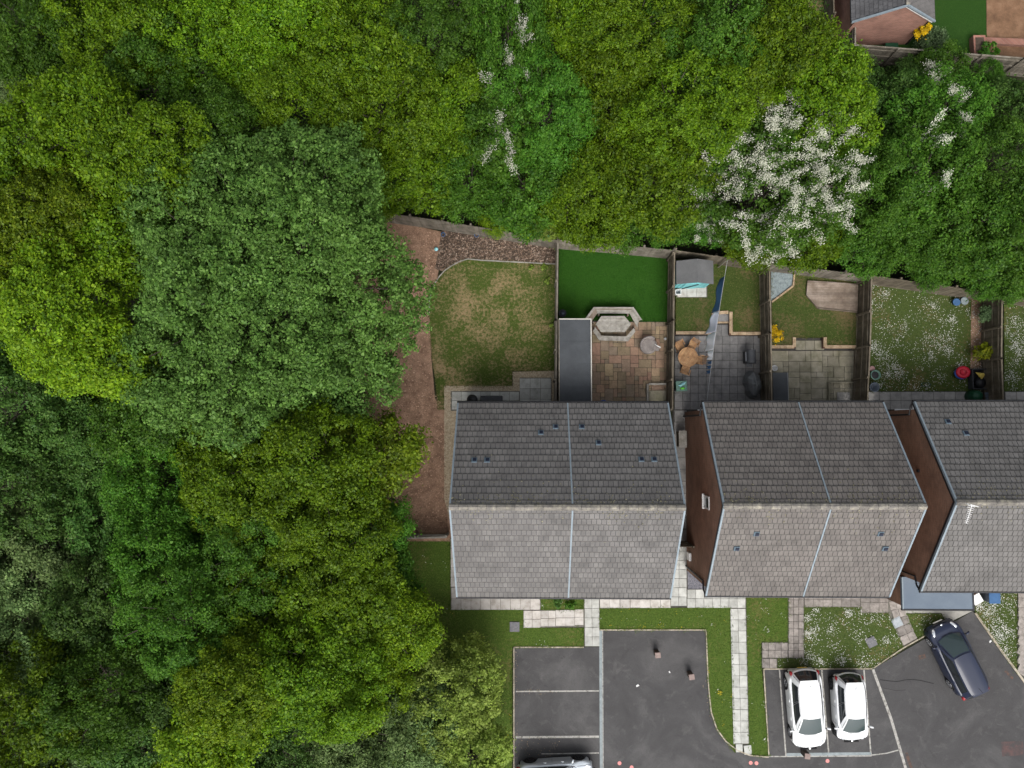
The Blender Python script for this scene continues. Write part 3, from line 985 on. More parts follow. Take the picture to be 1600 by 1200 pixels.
coping('retaining_wall', [(1056, 520), (1111, 520)], 'tan stone retaining wall left of the garden steps, beside the teak table', RZ + 0.04)
coping('retaining_wall', [(1112, 489), (1138, 488)], 'short tan stone wall across the head of the garden steps', RZ + 0.05)
coping('retaining_wall', [(1142, 487), (1142, 521), (1189, 521)], 'L-shaped tan stone retaining wall right of the garden steps', RZ + 0.04)
coping('retaining_wall', [(1206, 542), (1241, 542), (1241, 527)], 'L-shaped tan stone retaining wall beside the yellow shrub', RZ + 0.04)
coping('retaining_wall', [(1289, 527), (1289, 542), (1338, 542)], 'L-shaped tan stone retaining wall below the timber deck', RZ + 0.04)
c = at(1127, 501, 0.16)
t = thing('garden_step', 'grey stone step between the tan retaining walls', 'step', (c.x, c.y, 0), 0)
MB().box((c.x, c.y + 0.14, 0.085), (0.86, 0.52, 0.17)).build('step_block', 'slab_grey', t, bevel=0.01)
MB().box((c.x, c.y - 0.1, 0.18), (0.88, 0.1, 0.035)).build('step_nosing', 'tan_stone', t, bevel=0.008)

# timber lawn edging in the left garden
t = thing('lawn_edging', 'curved timber edging between the bark bed and the worn lawn', 'lawn edging', at(*EDGE[0]))
for a, b in zip(EDGE[:-1], EDGE[1:]):
    p, q = at(*a), at(*b)
    MB().beam(p + Vector((0, 0, 0.04)), q + Vector((0, 0, 0.04)), 0.05, 0.1).build('edging_board', 'weathered_wood', t)

# grass, daisies, chips and gravel
def grass_on(polys_px, z, density, mat, name='grass'):
    V = np.concatenate([blades([(p.x, p.y) for p in atl(pp, z)], density, z) for pp in polys_px])
    # ragged tufts leaning over the edges
    for pp in polys_px:
        w_ = atl(pp, z)
        for a_, b_ in zip(w_, w_[1:] + w_[:1]):
            L_ = (b_ - a_).length
            k = int(L_ * 34)
            if k < 1 or L_ > 40:
                continue
            u = rng.random(k)[:, None]
            P_ = np.array([a_.x, a_.y]) * (1 - u) + np.array([b_.x, b_.y]) * u
            wav = 0.035 + 0.03 * np.sin(u[:, 0] * L_ * 2.3) + 0.02 * np.sin(u[:, 0] * L_ * 7.1)
            P_ = P_ + rng.normal(size=(k, 2)) * wav[:, None]
            C = np.column_stack([P_, z + rng.uniform(0.02, 0.07, k)])
            N = np.column_stack([rng.normal(size=(k, 2)) * 0.6, np.ones(k)])
            ll = rng.uniform(0.06, 0.15, k)
            V = np.concatenate([V, leaf_quads(C, N, ll, rng.uniform(0.012, 0.03, k), 0.1)])
    tag(link(name, quads_mesh(name, V, mat)), kind='stuff')


grass_on([lf1_px, lf2_px, lf3_px, lf4_px], 0.016, 190, 'grass_blade')
grass_on([lf5_px, lf6_px, lf7_px, l5_px, l6_px], 0.02, 160, 'grass_blade')
grass_on([lawn1_px], 0.016, 75, 'grass_dry')
grass_on([turf_px], 0.02, 150, 'turf_blade')
grass_on([l3_px, l4_px], RZ, 120, 'grass_dry')


def wpoly(pp):
    return [(p.x, p.y) for p in atl(pp, 0.03)]


V = np.concatenate([daisies(wpoly(l5_px), 190, 22, 0.24, 0.02), daisies(wpoly(l6_px), 90, 20, 0.24, 0.02)])
tag(link('daisies', quads_mesh('daisies', V, 'daisy')), kind='stuff')
V = np.concatenate([daisies(wpoly(lf5_px), 80, 22, 0.2, 0.02), daisies(wpoly(lf6_px), 14, 10, 0.2, 0.02), daisies(wpoly(lf7_px), 70, 20, 0.2, 0.02),
                    daisies(wpoly(lf4_px), 14, 5, 0.12, 0.02), daisies(wpoly(lf1_px), 22, 4, 0.12, 0.02), daisies(wpoly(lf3_px), 12, 3, 0.12, 0.02), daisies(wpoly(lf2_px), 4, 5, 0.1, 0.02)])
tag(link('daisies', quads_mesh('daisies', V, 'daisy')), kind='stuff')
V = np.concatenate([daisies(wpoly(lf3_px), 16, 4, 0.12, 0.02), daisies(wpoly(lf1_px), 10, 3, 0.12, 0.02)])
tag(link('buttercups', quads_mesh('buttercups', V, 'buttercup')), kind='stuff')


def chips(poly_px, density, z, size, mat, name):
    P_ = scatter(wpoly(poly_px), density)
    n = len(P_)
    C = np.column_stack([P_, z + rng.uniform(0.01, 0.05, n)])
    N = np.column_stack([rng.normal(size=(n, 2)) * 0.35, np.ones(n)])
    L = rng.uniform(*size, n)
    V = leaf_quads(C, N, L, L * rng.uniform(0.3, 0.7, n), 0.1)
    tag(link(name, quads_mesh(name, V, mat)), kind='stuff')


chips(bed_px, 330, 0.012, (0.06, 0.16), 'bark_chip', 'bark_chips')
chips([(600, 350), (684, 362), (680, 440), (672, 470), (672, 600), (694, 640), (700, 830), (600, 830)], 170, 0.004, (0.04, 0.11), 'wood_chip', 'wood_chips')
chips([(694, 603), (801, 603), (801, 581), (871, 579), (871, 590), (811, 590), (811, 611), (705, 611), (705, 780), (694, 780)], 300, 0.02, (0.03, 0.07), 'pebble', 'gravel')
chips([(861, 588), (871, 588), (871, 640), (861, 640)], 300, 0.02, (0.03, 0.07), 'pebble', 'gravel')

chips([(803, 1012), (810, 1012), (809, 1160), (803, 1160)], 45, 0.006, (0.03, 0.07), 'leaf_litter', 'leaf_litter')
chips([(803, 1076), (860, 1076), (880, 1083), (803, 1087)], 40, 0.006, (0.03, 0.07), 'leaf_litter', 'leaf_litter')
chips([(803, 1152), (880, 1150), (860, 1184), (803, 1184)], 35, 0.006, (0.03, 0.07), 'leaf_litter', 'leaf_litter')
chips([(1096, 1062), (1110, 1062), (1112, 1106), (1122, 1134), (1136, 1154), (1154, 1168), (1150, 1178), (1130, 1162), (1114, 1138), (1105, 1110)], 16, 0.012, (0.03, 0.07), 'leaf_litter', 'leaf_litter')
chips([(940, 977), (1100, 977), (1100, 985), (940, 985)], 22, 0.014, (0.03, 0.08), 'leaf_litter', 'leaf_litter')
chips([(1520, 956), (1530, 955), (1600, 1048), (1600, 1066)], 45, 0.014, (0.03, 0.08), 'leaf_litter', 'leaf_litter')
chips([(1364, 1040), (1410, 1008), (1475, 972), (1480, 977), (1412, 1016), (1366, 1047)], 30, 0.012, (0.03, 0.07), 'leaf_litter', 'leaf_litter')


# ------------------------------------------------------------------ houses
def roof_tiles(name, x0, x1, ye, yc, ze, zr, tw, rows, mat, parent):
    """interlocking tiles in half bond on one slope, each a thin tilted wedge"""
    sl = Vector((0, yc - ye, zr - ze))
    L = sl.length
    sl.normalize()
    nrm = Vector((1, 0, 0)).cross(sl)
    if nrm.z < 0:
        nrm = -nrm
    g_ = L / rows
    n = max(1, round((x1 - x0) / tw))
    w = (x1 - x0) / n
    o = Vector((0, ye, ze))
    V, F = [], []
    flip = nrm.dot(Vector((1, 0, 0)).cross(sl)) < 0
    edge = []
    for r_ in range(rows):
        off = 0.5 if r_ % 2 else 0.0
        sag = random.uniform(-0.003, 0.003)
        for i in range(n + (1 if off else 0)):
            a = max(x0, x0 + (i - off) * w) + 0.011
            b = min(x1, x0 + (i + 1 - off) * w) - 0.011
            if b - a < 0.04:
                continue
            j = random.uniform(-0.004, 0.004)
            s0, s1 = r_ * g_ - 0.012 + random.uniform(-0.005, 0.005), (r_ + 1) * g_ + 0.02
            sm = s0 + 0.042                      # lower strip coloured dark as the shadow line of the course
            if r_ == rows - 1:
                s1 = (r_ + 1) * g_ - 0.03
            h0, h1 = 0.034 + j + sag, 0.004 + j * 0.5
            hm = h0 + (h1 - h0) * (sm - s0) / (s1 - s0)
            k = len(V)
            for (x, s, h) in ((a, s0, h0 - 0.006), (b, s0, h0 - 0.006), (b, sm, hm), (a, sm, hm), (b, s1, h1), (a, s1, h1),
                              (a, s0, h0 - 0.03), (b, s0, h0 - 0.03), (b, s1, h1 - 0.006), (a, s1, h1 - 0.006)):
                V.append(o + Vector((x, 0, 0)) + sl * s + nrm * h)
            fs = [(0, 1, 2, 3), (3, 2, 4, 5), (6, 7, 1, 0), (7, 8, 4, 2, 1), (9, 6, 0, 3, 5)]
            for q_, f in enumerate(fs):
                f = f[::-1] if flip else f
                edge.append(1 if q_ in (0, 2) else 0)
                F.append(tuple(k + q for q in f))
    mb = MB(); mb.v = V; mb.f = F
    ob = tag(mb.build(name, mat, parent), kind='stuff')
    ob.data.materials.append(M['tile_course_shade'])
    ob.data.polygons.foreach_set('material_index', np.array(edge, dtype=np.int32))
    return ob


def slope_strip(name, x, w, pts, h, mat, parent, lift=0.03):
    """bar of width w that follows the roof line pts [(y,z)...] at x"""
    mb = MB()
    n = len(pts)
    for dx in (-w / 2, w / 2):
        for (y, z) in pts:
            mb.v.append((x + dx, y, z + lift - h)); mb.v.append((x + dx, y, z + lift))
    k = 2 * n
    for i in range(n - 1):
        a = 2 * i
        mb.f += [(a + 1, a + 3, k + a + 3, k + a + 1), (a, k + a, k + a + 2, a + 2), (a, a + 2, a + 3, a + 1), (k + a, k + a + 1, k + a + 3, k + a + 2)]
    mb.f += [(0, 1, k + 1, k), (2 * n - 2, k + 2 * n - 2, k + 2 * n - 1, 2 * n - 1)]
    return mb.build(name, mat, parent)


def window_on(parent, c, w, h, nrm, name='window', panes=2):
    """window set on a wall: c centre on wall plane, nrm outward axis +-x/+-y"""
    nx, ny = nrm
    def bx(off, du, dv, su, sv, t):
        if nx:
            return ((c[0] + nx * off, c[1] + du, c[2] + dv), (t, su, sv))
        return ((c[0] + du, c[1] + ny * off, c[2] + dv), (su, t, sv))
    fr = MB()
    for du, dv, su, sv in ((0, h / 2 - .03, w, .06), (0, -h / 2 + .03, w, .06), (-w / 2 + .03, 0, .06, h - .12), (w / 2 - .03, 0, .06, h - .12)):
        fr.box(*bx(0.02, du, dv, su, sv, 0.07))
    for k in range(1, panes):
        fr.box(*bx(0.02, -w / 2 + w * k / panes, 0, .05, h - .12, 0.06))
    f = fr.build(name, 'frame_white', parent)
    for k in range(panes):
        pw = w / panes
        MB().box(*bx(0.012, -w / 2 + pw * (k + .5), 0, pw - .07, h - .12, 0.02)).build('pane', 'window_glass', f)
    MB().box(*bx(0.05, 0, -h / 2 - .03, w + .1, .05, 0.14)).build('sill', 'frame_white', f)
    return f


def house(name, label, x0, x1, yr, yf, ze, zr, mids, tilem, vents, brick='brick_brown', rows=17, verge_l=True, verge_r=True, gable_window=None, group='semi-detached pairs of houses'):
    yc = (yr + yf) / 2
    root = thing(name, label, 'house', ((x0 + x1) / 2, yc, 0), 0, group)
    wx0, wx1, wyr, wyf = x0 + 0.06, x1 - 0.06, yr - 0.36, yf + 0.36
    pitch = (zr - ze) / (yr - yc)
    zw = ze - 0.12 + 0.36 * pitch * 0.0
    # walls with gable ends, one closed shell
    ztop = zr - 0.14
    zw_ = ze + 0.36 * pitch - 0.14
    mb = MB()
    for x in (wx0, wx1):
        mb.v += [(x, wyf, 0), (x, wyr, 0), (x, wyr, zw_), (x, yc, ztop), (x, wyf, zw_)]
    mb.f += [(4, 3, 2, 1, 0), (5, 6, 7, 8, 9), (0, 1, 6, 5), (1, 2, 7, 6), (2, 3, 8, 7), (3, 4, 9, 8), (4, 0, 5, 9)]
    wall = mb.build('wall', brick, root)
    # roof deck
    mb = MB()
    for x in (x0, x1):
        mb.v += [(x, yr, ze - 0.10), (x, yr, ze - 0.004), (x, yc, zr - 0.004), (x, yf, ze - 0.004), (x, yf, ze - 0.10), (x, yc, zr - 0.10)]
    mb.f += [(0, 1, 2, 5), (5, 2, 3, 4), (11, 8, 7, 6), (10, 9, 8, 11), (1, 7, 8, 2), (2, 8, 9, 3), (0, 5, 11, 6), (5, 4, 10, 11), (0, 6, 7, 1), (4, 3, 9, 10)]
    roof = mb.build('roof', 'felt_dark', root)
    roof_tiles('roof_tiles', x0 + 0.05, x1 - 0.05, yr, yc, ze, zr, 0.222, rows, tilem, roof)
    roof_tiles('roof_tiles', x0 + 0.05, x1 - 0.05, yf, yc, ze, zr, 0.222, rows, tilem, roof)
    # ridge tiles
    n = round((x1 - x0) / 0.42)
    rme = None
    for i in range(n):
        w = (x1 - x0) / n
        if rme is None:
            m_ = MB()
            prof = [(-0.15, -0.08), (-0.10, 0.0), (0, 0.045), (0.10, 0.0), (0.15, -0.08)]
            for xx in (-w / 2 + 0.006, w / 2 - 0.006):
                m_.v += [(xx, a, b) for a, b in prof]
            m_.f += [(k, k + 1, k + 6, k + 5)[::-1] for k in range(4)] + [(0, 1, 2, 3, 4), (9, 8, 7, 6, 5)]
            rme = m_.mesh('ridge_tile', 'ridge_clay')
        o = link('ridge_tile', rme, roof)
        o.location = (x0 + (i + .5) * w - root.location.x, yc - root.location.y, zr + 0.028 + random.uniform(-0.006, 0.006))
        o.rotation_euler = (random.uniform(-0.02, 0.02), random.uniform(-0.008, 0.008), random.uniform(-0.015, 0.015))
    # moss and lichen crumbs, thickest just below the ridge
    for ye_, amt in ((yr, 55), (yf, 16)):
        k = int((x1 - x0) * amt)
        s_ = np.minimum(rng.exponential(0.42, k), 5.2)
        tot = math.hypot(yc - ye_, zr - ze)
        u_ = s_ / tot
        cl = rng.uniform(x0 + 0.1, x1 - 0.1, max(4, k // 9))
        xs_ = np.clip(cl[rng.integers(0, len(cl), k)] + rng.normal(size=k) * 0.16, x0 + 0.1, x1 - 0.1)
        nr_ = np.array([0, (zr - ze) * (1 if ye_ > yc else -1), abs(yc - ye_)]) / tot
        P_ = np.column_stack([xs_, yc + (ye_ - yc) * u_, zr + (ze - zr) * u_]) + nr_ * 0.042
        ll = rng.uniform(0.02, 0.075, k)
        V_ = leaf_quads(P_, nr_ + rng.normal(size=(k, 3)) * 0.12, ll, ll * rng.uniform(0.5, 1.0, k), 0.1) - np.array(root.location)
        tag(link('moss', quads_mesh('moss', V_, 'moss'), roof), kind='stuff')
    # verges and the strip over the party wall
    line_ = [(yr + 0.02, ze), (yc, zr), (yf - 0.02, ze)]
    seg = [(yr + 0.02, ze + 0.0)] + [(yr + (yc - yr) * k / rows, ze + (zr - ze) * k / rows) for k in range(1, rows)] + [(yc, zr)] + [(yc + (yf - yc) * k / rows, zr + (ze - zr) * k / rows) for k in range(1, rows)] + [(yf - 0.02, ze)]
    for x, ok in ((x0 + 0.03, verge_l), (x1 - 0.03, verge_r)):
        if ok:
            slope_strip('verge', x, 0.08, seg, 0.14, 'verge_pale', roof, 0.055)
    for x in mids:
        slope_strip('party_strip', x, 0.07, seg, 0.06, 'verge_pale', roof, 0.05)
    # barge boards under the verges, gutters, fascias, downpipes
    for x in (x0 + 0.025, x1 - 0.025):
        slope_strip('barge_board', x, 0.03, line_, 0.18, 'black_plastic', roof, -0.09)
    for y, s in ((yr, 1), (yf, -1)):
        MB().tube([(x0 - 0.02, y + s * 0.05, ze - 0.07), (x1 + 0.02, y + s * 0.05, ze - 0.07)], 0.065, 8).build('gutter', 'black_plastic', root)
        MB().box(((x0 + x1) / 2, y - s * 0.02, ze - 0.15), (x1 - x0 - 0.06, 0.03, 0.16)).build('fascia', 'frame_white', root)
        MB().box(((x0 + x1) / 2, y - s * 0.2, ze - 0.21), (x1 - x0 - 0.1, 0.33, 0.02)).build('soffit', 'frame_white', root)
        for x, sx in ((wx0, -1), (wx1, 1)):
            yy = y - s * 0.60
            MB().tube([(x + sx * 0.02, y + s * 0.03, ze - 0.1), (x + sx * 0.06, y - s * 0.2, ze - 0.32), (x + sx * 0.06, yy, ze - 0.45), (x + sx * 0.06, yy, 0.05)], 0.042, 8).build('downpipe', 'black_plastic', root)
    # roof vents
    for (px, py) in vents:
        # on the slope: solve height along the slope for this survey point
        zz = (ze + zr) / 2
        for _ in range(25):
            p = at(px, py, zz)
            zz = zr - abs(p.y - yc) * pitch + 0.03
        s = 1 if p.y > yc else -1
        ang = -s * math.atan(pitch)
        v = link('roof_vent', MB().box((0, 0, 0.02), (0.27, 0.27, 0.035), 0, 0.9).mesh('roof_vent', 'vent_frame'), roof)
        v.location = p - root.location
        v.rotation_euler = (ang, 0, 0)
        h = link('vent_opening', MB().box((0.02, 0, 0.05), (0.16, 0.15, 0.035)).mesh('vent_opening', 'vent_hole'), v)
        h.parent = roof; h.location = v.location; h.rotation_euler = v.rotation_euler
    # openings on front and rear
    units = [x0] + list(mids) + [x1]
    for a, b in zip(units[:-1], units[1:]):
        w = b - a
        for (yy, s) in ((wyr, 1), (wyf, -1)):
            window_on(root, (a + w * .3, yy, 3.35), 1.2, 1.05, (0, s))
            window_on(root, (a + w * .72, yy, 3.35), 1.0, 1.05, (0, s))
            window_on(root, (a + w * .3, yy, 1.35), 1.5, 1.2, (0, s), panes=3)
            d = MB().box((a + w * .75, yy + s * 0.02, 1.03), (0.95, 0.07, 2.06)).build('door', 'frame_white', root)
            MB().box((a + w * .75, yy + s * 0.062, 1.02), (0.8, 0.03, 1.9)).build('door_panel', 'dark_plastic', d)
            MB().tube([(a + w * .75 + 0.32, yy + s * 0.11, 0.98), (a + w * .75 + 0.32, yy + s * 0.11, 1.12)], 0.014, 6).build('handle', 'chrome', d)
    return root


V1 = [(868, 667), (845, 676), (741, 719), (761, 719), (909, 667), (935, 692), (1002, 718), (1022, 718)]
H1 = house('semi_detached_house', 'pair of houses under one roof nearest the trees, left of the path', -3.40, 6.91, 1.25, -8.08, 4.2, 7.72, [2.0], 'roof_tile', V1)
V2 = [(1182, 834), (1151, 857), (1376, 834), (1383, 857)]
H2 = house('semi_detached_house', 'middle pair of houses with four vents low on the front roof', 8.55, 17.30, 1.28, -7.96, 4.2, 7.68, [13.2], 'roof_tile_b', V2)
V3 = [(1481, 659), (1509, 677)]
H3 = house('semi_detached_house', 'right-hand pair of houses with an aerial and a blue porch roof, cut by the frame', 18.75, 28.6, 1.31, -7.69, 4.2, 7.35, [24.2], 'roof_tile_c', V3)
# gable fittings of the middle pair: small window, meter box
xg = 8.55 + 0.06
p = at(1098, 783, 4.0)
window_on(H2, (xg, -3.5, 4.6), 0.62, 0.95, (-1, 0), 'gable_window', 1)
MB().box((xg - 0.06, -6.7, 0.85), (0.13, 0.42, 0.55)).build('meter_box', 'white_plastic', H2, bevel=0.01)
MB().box((18.75 + 0.03, -2.0, 4.3), (0.08, 0.14, 0.16)).build('flue', 'black_plastic', H3)
c = at(1066, 686, 0.5)
t = thing('log_store', 'small timber log box against the brown gable wall', 'storage box', (c.x - 0.05, c.y, 0.05), 0)
MB().box((0, 0, 0.4), (0.34, 0.8, 0.8)).build('box_body', 'fence_dark', t, False)
MB().box((0, 0, 0.82), (0.42, 0.9, 0.04)).build('box_lid', 'weathered_wood', t, False)
c = at(1073, 850, 0.0)
t = thing('side_gate', 'dark timber gate between the house gables', 'gate', (7.72, -6.05, 0.05), 0)
for k in range(11):
    MB().box((-0.72 + k * 0.144, 0, 0.9), (0.13, 0.025, 1.75)).build('gate_board', 'fence_dark', t, False)
for z in (0.3, 1.5):
    MB().box((0, 0.04, z), (1.56, 0.05, 0.1)).build('gate_rail', 'fence_dark', t, False)
for x in (-0.84, 0.84):
    MB().box((x, 0, 0.95), (0.09, 0.09, 1.9)).build('gate_post', 'fence_dark', t, False)

# television aerial on the right-hand roof
p = at(1494, 800, 7.6)
t = thing('television_aerial', 'white television aerial at the roof peak of the right-hand house', 'aerial', (18.92, -3.35, 7.30))
t.scale = (0.72, 0.72, 0.72)
MB().tube([(0, 0, 0), (0, 0, 0.75)], 0.02, 6).build('mast', 'wire', t, False)
a0, a1 = Vector((-0.05, -0.95, 0.68)), Vector((0.28, 0.12, 0.74))
MB().tube([a0, a1], 0.02, 6).build('boom', 'white_plastic', t, False)
dd = (a1 - a0)
sd = Vector((-dd.y, dd.x, 0)).normalized()
for k in range(10):
    q = a0 + dd * (k / 9.5)
    l_ = 0.10 + 0.012 * k
    MB().tube([q - sd * l_, q + sd * l_], 0.012, 5).build('element', 'white_plastic', t, False)
for z in (-0.16, 0.16):
    MB().box((a1.x, a1.y, a1.z + z), (0.5, 0.03, 0.2), math.atan2(sd.y, sd.x)).build('reflector', 'white_plastic', t, False)

# porch with a blue-grey flat roof on the right-hand house
ZP = 2.65
pa, pb = at(1408, 897, ZP), at(1522, 952, ZP)
t = thing('porch', 'single-storey porch with a blue-grey flat roof under the right-hand eaves', 'porch', ((pa.x + pb.x) / 2, (pb.y - 7.35) / 2, 0))
ya, yb = -7.36, pb.y
MB().box(((pa.x + pb.x) / 2, (ya + yb) / 2 + 0.06, (ZP - 0.14) / 2), (pb.x - pa.x - 0.16, ya - yb - 0.1, ZP - 0.14)).build('wall', 'brick_brown', t)
r_ = MB().box(((pa.x + pb.x) / 2, (ya + yb) / 2, ZP - 0.06), (pb.x - pa.x, ya - yb, 0.12)).build('roof', 'flat_roof_blue', t)
for q in (pa.x + 0.03, pb.x - 0.03):
    MB().box((q, (ya + yb) / 2, ZP + 0.02), (0.06, ya - yb, 0.05)).build('roof_edge', 'verge_pale' if q < 20 else 'dark_plastic', r_)
MB().box(((pa.x + pb.x) / 2, yb - 0.045, ZP - 0.04), (pb.x - pa.x + 0.04, 0.07, 0.12)).build('gutter', 'black_plastic', t)
MB().box(((pa.x + pb.x) / 2 + 0.3, yb + 0.02, 1.1), (2.3, 0.06, 2.1)).build('garage_door', 'frame_white', t)
c = at(1532, 938, 0.9)
t = thing('recycling_box', 'white recycling box with orange side beside the blue porch', 'recycling box', (c.x, c.y, 0.0), 0.5)
MB().box((0, 0, 0.3), (0.42, 0.42, 0.56), 0, 1.1).build('box_body', 'tan_stone', t, False, bevel=0.02)
MB().box((0, 0, 0.61), (0.5, 0.5, 0.05)).build('box_lid', 'white_plastic', t, False, bevel=0.01)
c = at(1552, 930, 0.9)
t = thing('wheeled_bin', 'dark blue wheeled bin against the right-hand house front', 'bin', (c.x, c.y - 0.1, 0.0), 0.0)
MB().box((0, 0, 0.5), (0.46, 0.5, 0.92), 0, 1.15).build('bin_body', 'grey_tub', t, False, bevel=0.02)
MB().box((0, 0.02, 1.0), (0.58, 0.64, 0.06)).build('bin_lid', 'cloth_navy', t, False, bevel=0.015)

# brick bungalow at the top right
ZB, ZBR = 2.5, 3.95
e0, e1 = at(1331, 37, ZB), at(1460, 31, ZB)
yg = (e0.y + e1.y) / 2
xr = (e0.x + e1.x) / 2
yB = yg + 9.0
root = thing('brick_bungalow', 'red brick bungalow with dark tiled roof beyond the hedge, top right', 'house', (xr, yg + 4, 0))
mb = MB()
for y in (yg + 0.12, yB):
    mb.v += [(e0.x + 0.25, y, 0), (e1.x - 0.25, y, 0), (e1.x - 0.25, y, ZB + 0.0), (xr, y, ZBR - 0.18), (e0.x + 0.25, y, ZB + 0.0)]
mb.f += [(0, 1, 2, 3, 4), (9, 8, 7, 6, 5), (1, 6, 7, 2), (2, 7, 8, 3), (3, 8, 9, 4), (4, 9, 5, 0)]
mb.build('wall', 'brick_red', root)
mb = MB()
for y in (yg, yB + 0.2):
    mb.v += [(e0.x, y, ZB - 0.1), (e0.x, y, ZB), (xr, y, ZBR), (e1.x, y, ZB), (e1.x, y, ZB - 0.1), (xr, y, ZBR - 0.12)]
mb.f += [(0, 5, 2, 1)[::-1], (5, 4, 3, 2)[::-1], (6, 7, 8, 11)[::-1], (11, 8, 9, 10)[::-1], (1, 2, 8, 7)[::-1], (2, 3, 9, 8)[::-1], (0, 1, 7, 6), (4, 10, 9, 3), (0, 6, 11, 5), (5, 11, 10, 4)]
roof = mb.build('roof', 'felt_dark', root)
# tiles run along y here: courses step from eave to ridge
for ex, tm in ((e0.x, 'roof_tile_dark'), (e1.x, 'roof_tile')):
    V_, F_ = [], []
    rows = 12
    sl = Vector((xr - ex, 0, ZBR - ZB)); Ls = sl.length; sl.normalize()
    nr = Vector((0, 1, 0)).cross(sl)
    if nr.z < 0: nr = -nr
    for r2 in range(rows):
        for i in range(40):
            y0_ = yg + i * 0.23 + (0.115 if r2 % 2 else 0); y1_ = y0_ + 0.218
            s0, s1 = r2 * Ls / rows - 0.01, (r2 + 1) * Ls / rows + 0.01
            k = len(V_)
            for (y, s, h) in ((y0_, s0, .035), (y1_, s0, .035), (y1_, s1, .008), (y0_, s1, .008), (y0_, s0, .006), (y1_, s0, .006)):
                V_.append(Vector((ex, y, ZB)) + sl * s + nr * h)
            F_ += [tuple(k + q for q in f) for f in ((0, 1, 2, 3), (4, 5, 1, 0))]
    mb = MB(); mb.v = V_; mb.f = F_
    tag(mb.build('roof_tiles', tm, roof), kind='stuff')
for ex in (e0.x, e1.x):
    MB().beam((ex, yg - 0.02, ZB + 0.04), (xr, yg - 0.02, ZBR + 0.05), 0.09, 0.09).build('verge', 'verge_pale', roof)
    MB().beam((ex + (0.02 if ex < xr else -0.02), yg + 0.03, ZB - 0.09), (xr, yg + 0.03, ZBR - 0.09), 0.03, 0.16).build('barge_board', 'frame_white', roof)
    MB().tube([(ex, yg, ZB - 0.03), (ex, yB, ZB - 0.03)], 0.06, 8).build('gutter', 'black_plastic', root)
for i in range(20):
    MB().beam((xr, yg + i * 0.45, ZBR + 0.05), (xr, yg + i * 0.45 + 0.43, ZBR + 0.05), 0.2, 0.06).build('ridge_tile', 'ridge_clay', roof)
MB().tube([(e1.x - 0.2, yg + 0.1, 0.05), (e1.x - 0.2, yg + 0.1, ZB - 0.2)], 0.04, 8).build('downpipe', 'black_plastic', root)

# ground around the bungalow
sheet('neighbour_turf', [(1330, -90), (1540, -90), (1542, 110), (1335, 92)], 0.012, 'neighbour_turf')
sheet('brown_patio', [(1541, -90), (1680, -90), (1680, 120), (1542, 112)], 0.016, 'brown_paving')
sheet('earth_path', [(1290, -90), (1334, -90), (1334, 92), (1312, 100), (1296, 90)], 0.012, 'bare_earth')
ng_px = [(1240, -90), (1296, -90), (1302, 96), (1250, 60)]
sheet('neighbour_lawn', ng_px, 0.008, 'lawn_worn')
grass_on([ng_px], 0.01, 100, 'grass_dry')
c0, c1 = at(1309, -60, 0.15), at(1310, 62, 0.15)
t = thing('metal_handrail', 'thin pale metal rail beside the earth path, top right', 'handrail', (c1.x, c1.y, 0))
MB().tube([(c0.x, c0.y, 0.8), (c1.x, c1.y, 0.8)], 0.03, 6).build('rail', 'wire', t)
for k in range(4):
    q = c1 + (c0 - c1) * (k / 3)
    MB().tube([(q.x, q.y, 0), (q.x, q.y, 0.8)], 0.025, 6).build('post', 'wire', t)
t = thing('raised_planter', 'low brown brick planter at the corner of the brown patio', 'planter', at(1532, 60), 0)
a, b = at(1521, 55, 0.4), at(1541, 84, 0.4)
MB().box(((a.x + b.x) / 2, (a.y + b.y) / 2, 0.2), (b.x - a.x, a.y - b.y, 0.4)).build('planter_wall', 'brick_red', t)
MB().box(((a.x + b.x) / 2, (a.y + b.y) / 2, 0.405), ((b.x - a.x) * 0.7, (a.y - b.y) * 0.75, 0.03)).build('soil', 'bark_bed', t)
a, b = at(1541, 62, 0.3), at(1640, 66, 0.3)
t = thing('patio_step', 'brown brick step across the patio at the top right edge', 'step', (a.x, a.y, 0))
MB().beam((a.x, a.y, 0.12), (b.x, b.y, 0.12), 0.35, 0.24).build('step_block', 'brick_red', t)
c = at(1396, 69, 0.6)
t = thing('garden_trough', 'green trough between the bungalow gable and the fence', 'trough', (c.x, c.y, 0.0))
MB().box((0, 0, 0.2), (0.6, 0.26, 0.4), 0, 1.12).build('trough_body', 'dark_green_plastic', t, False, bevel=0.03)
MB().box((0, 0, 0.42), (0.7, 0.33, 0.05)).build('trough_rim', 'dark_green_plastic', t, False, bevel=0.015)


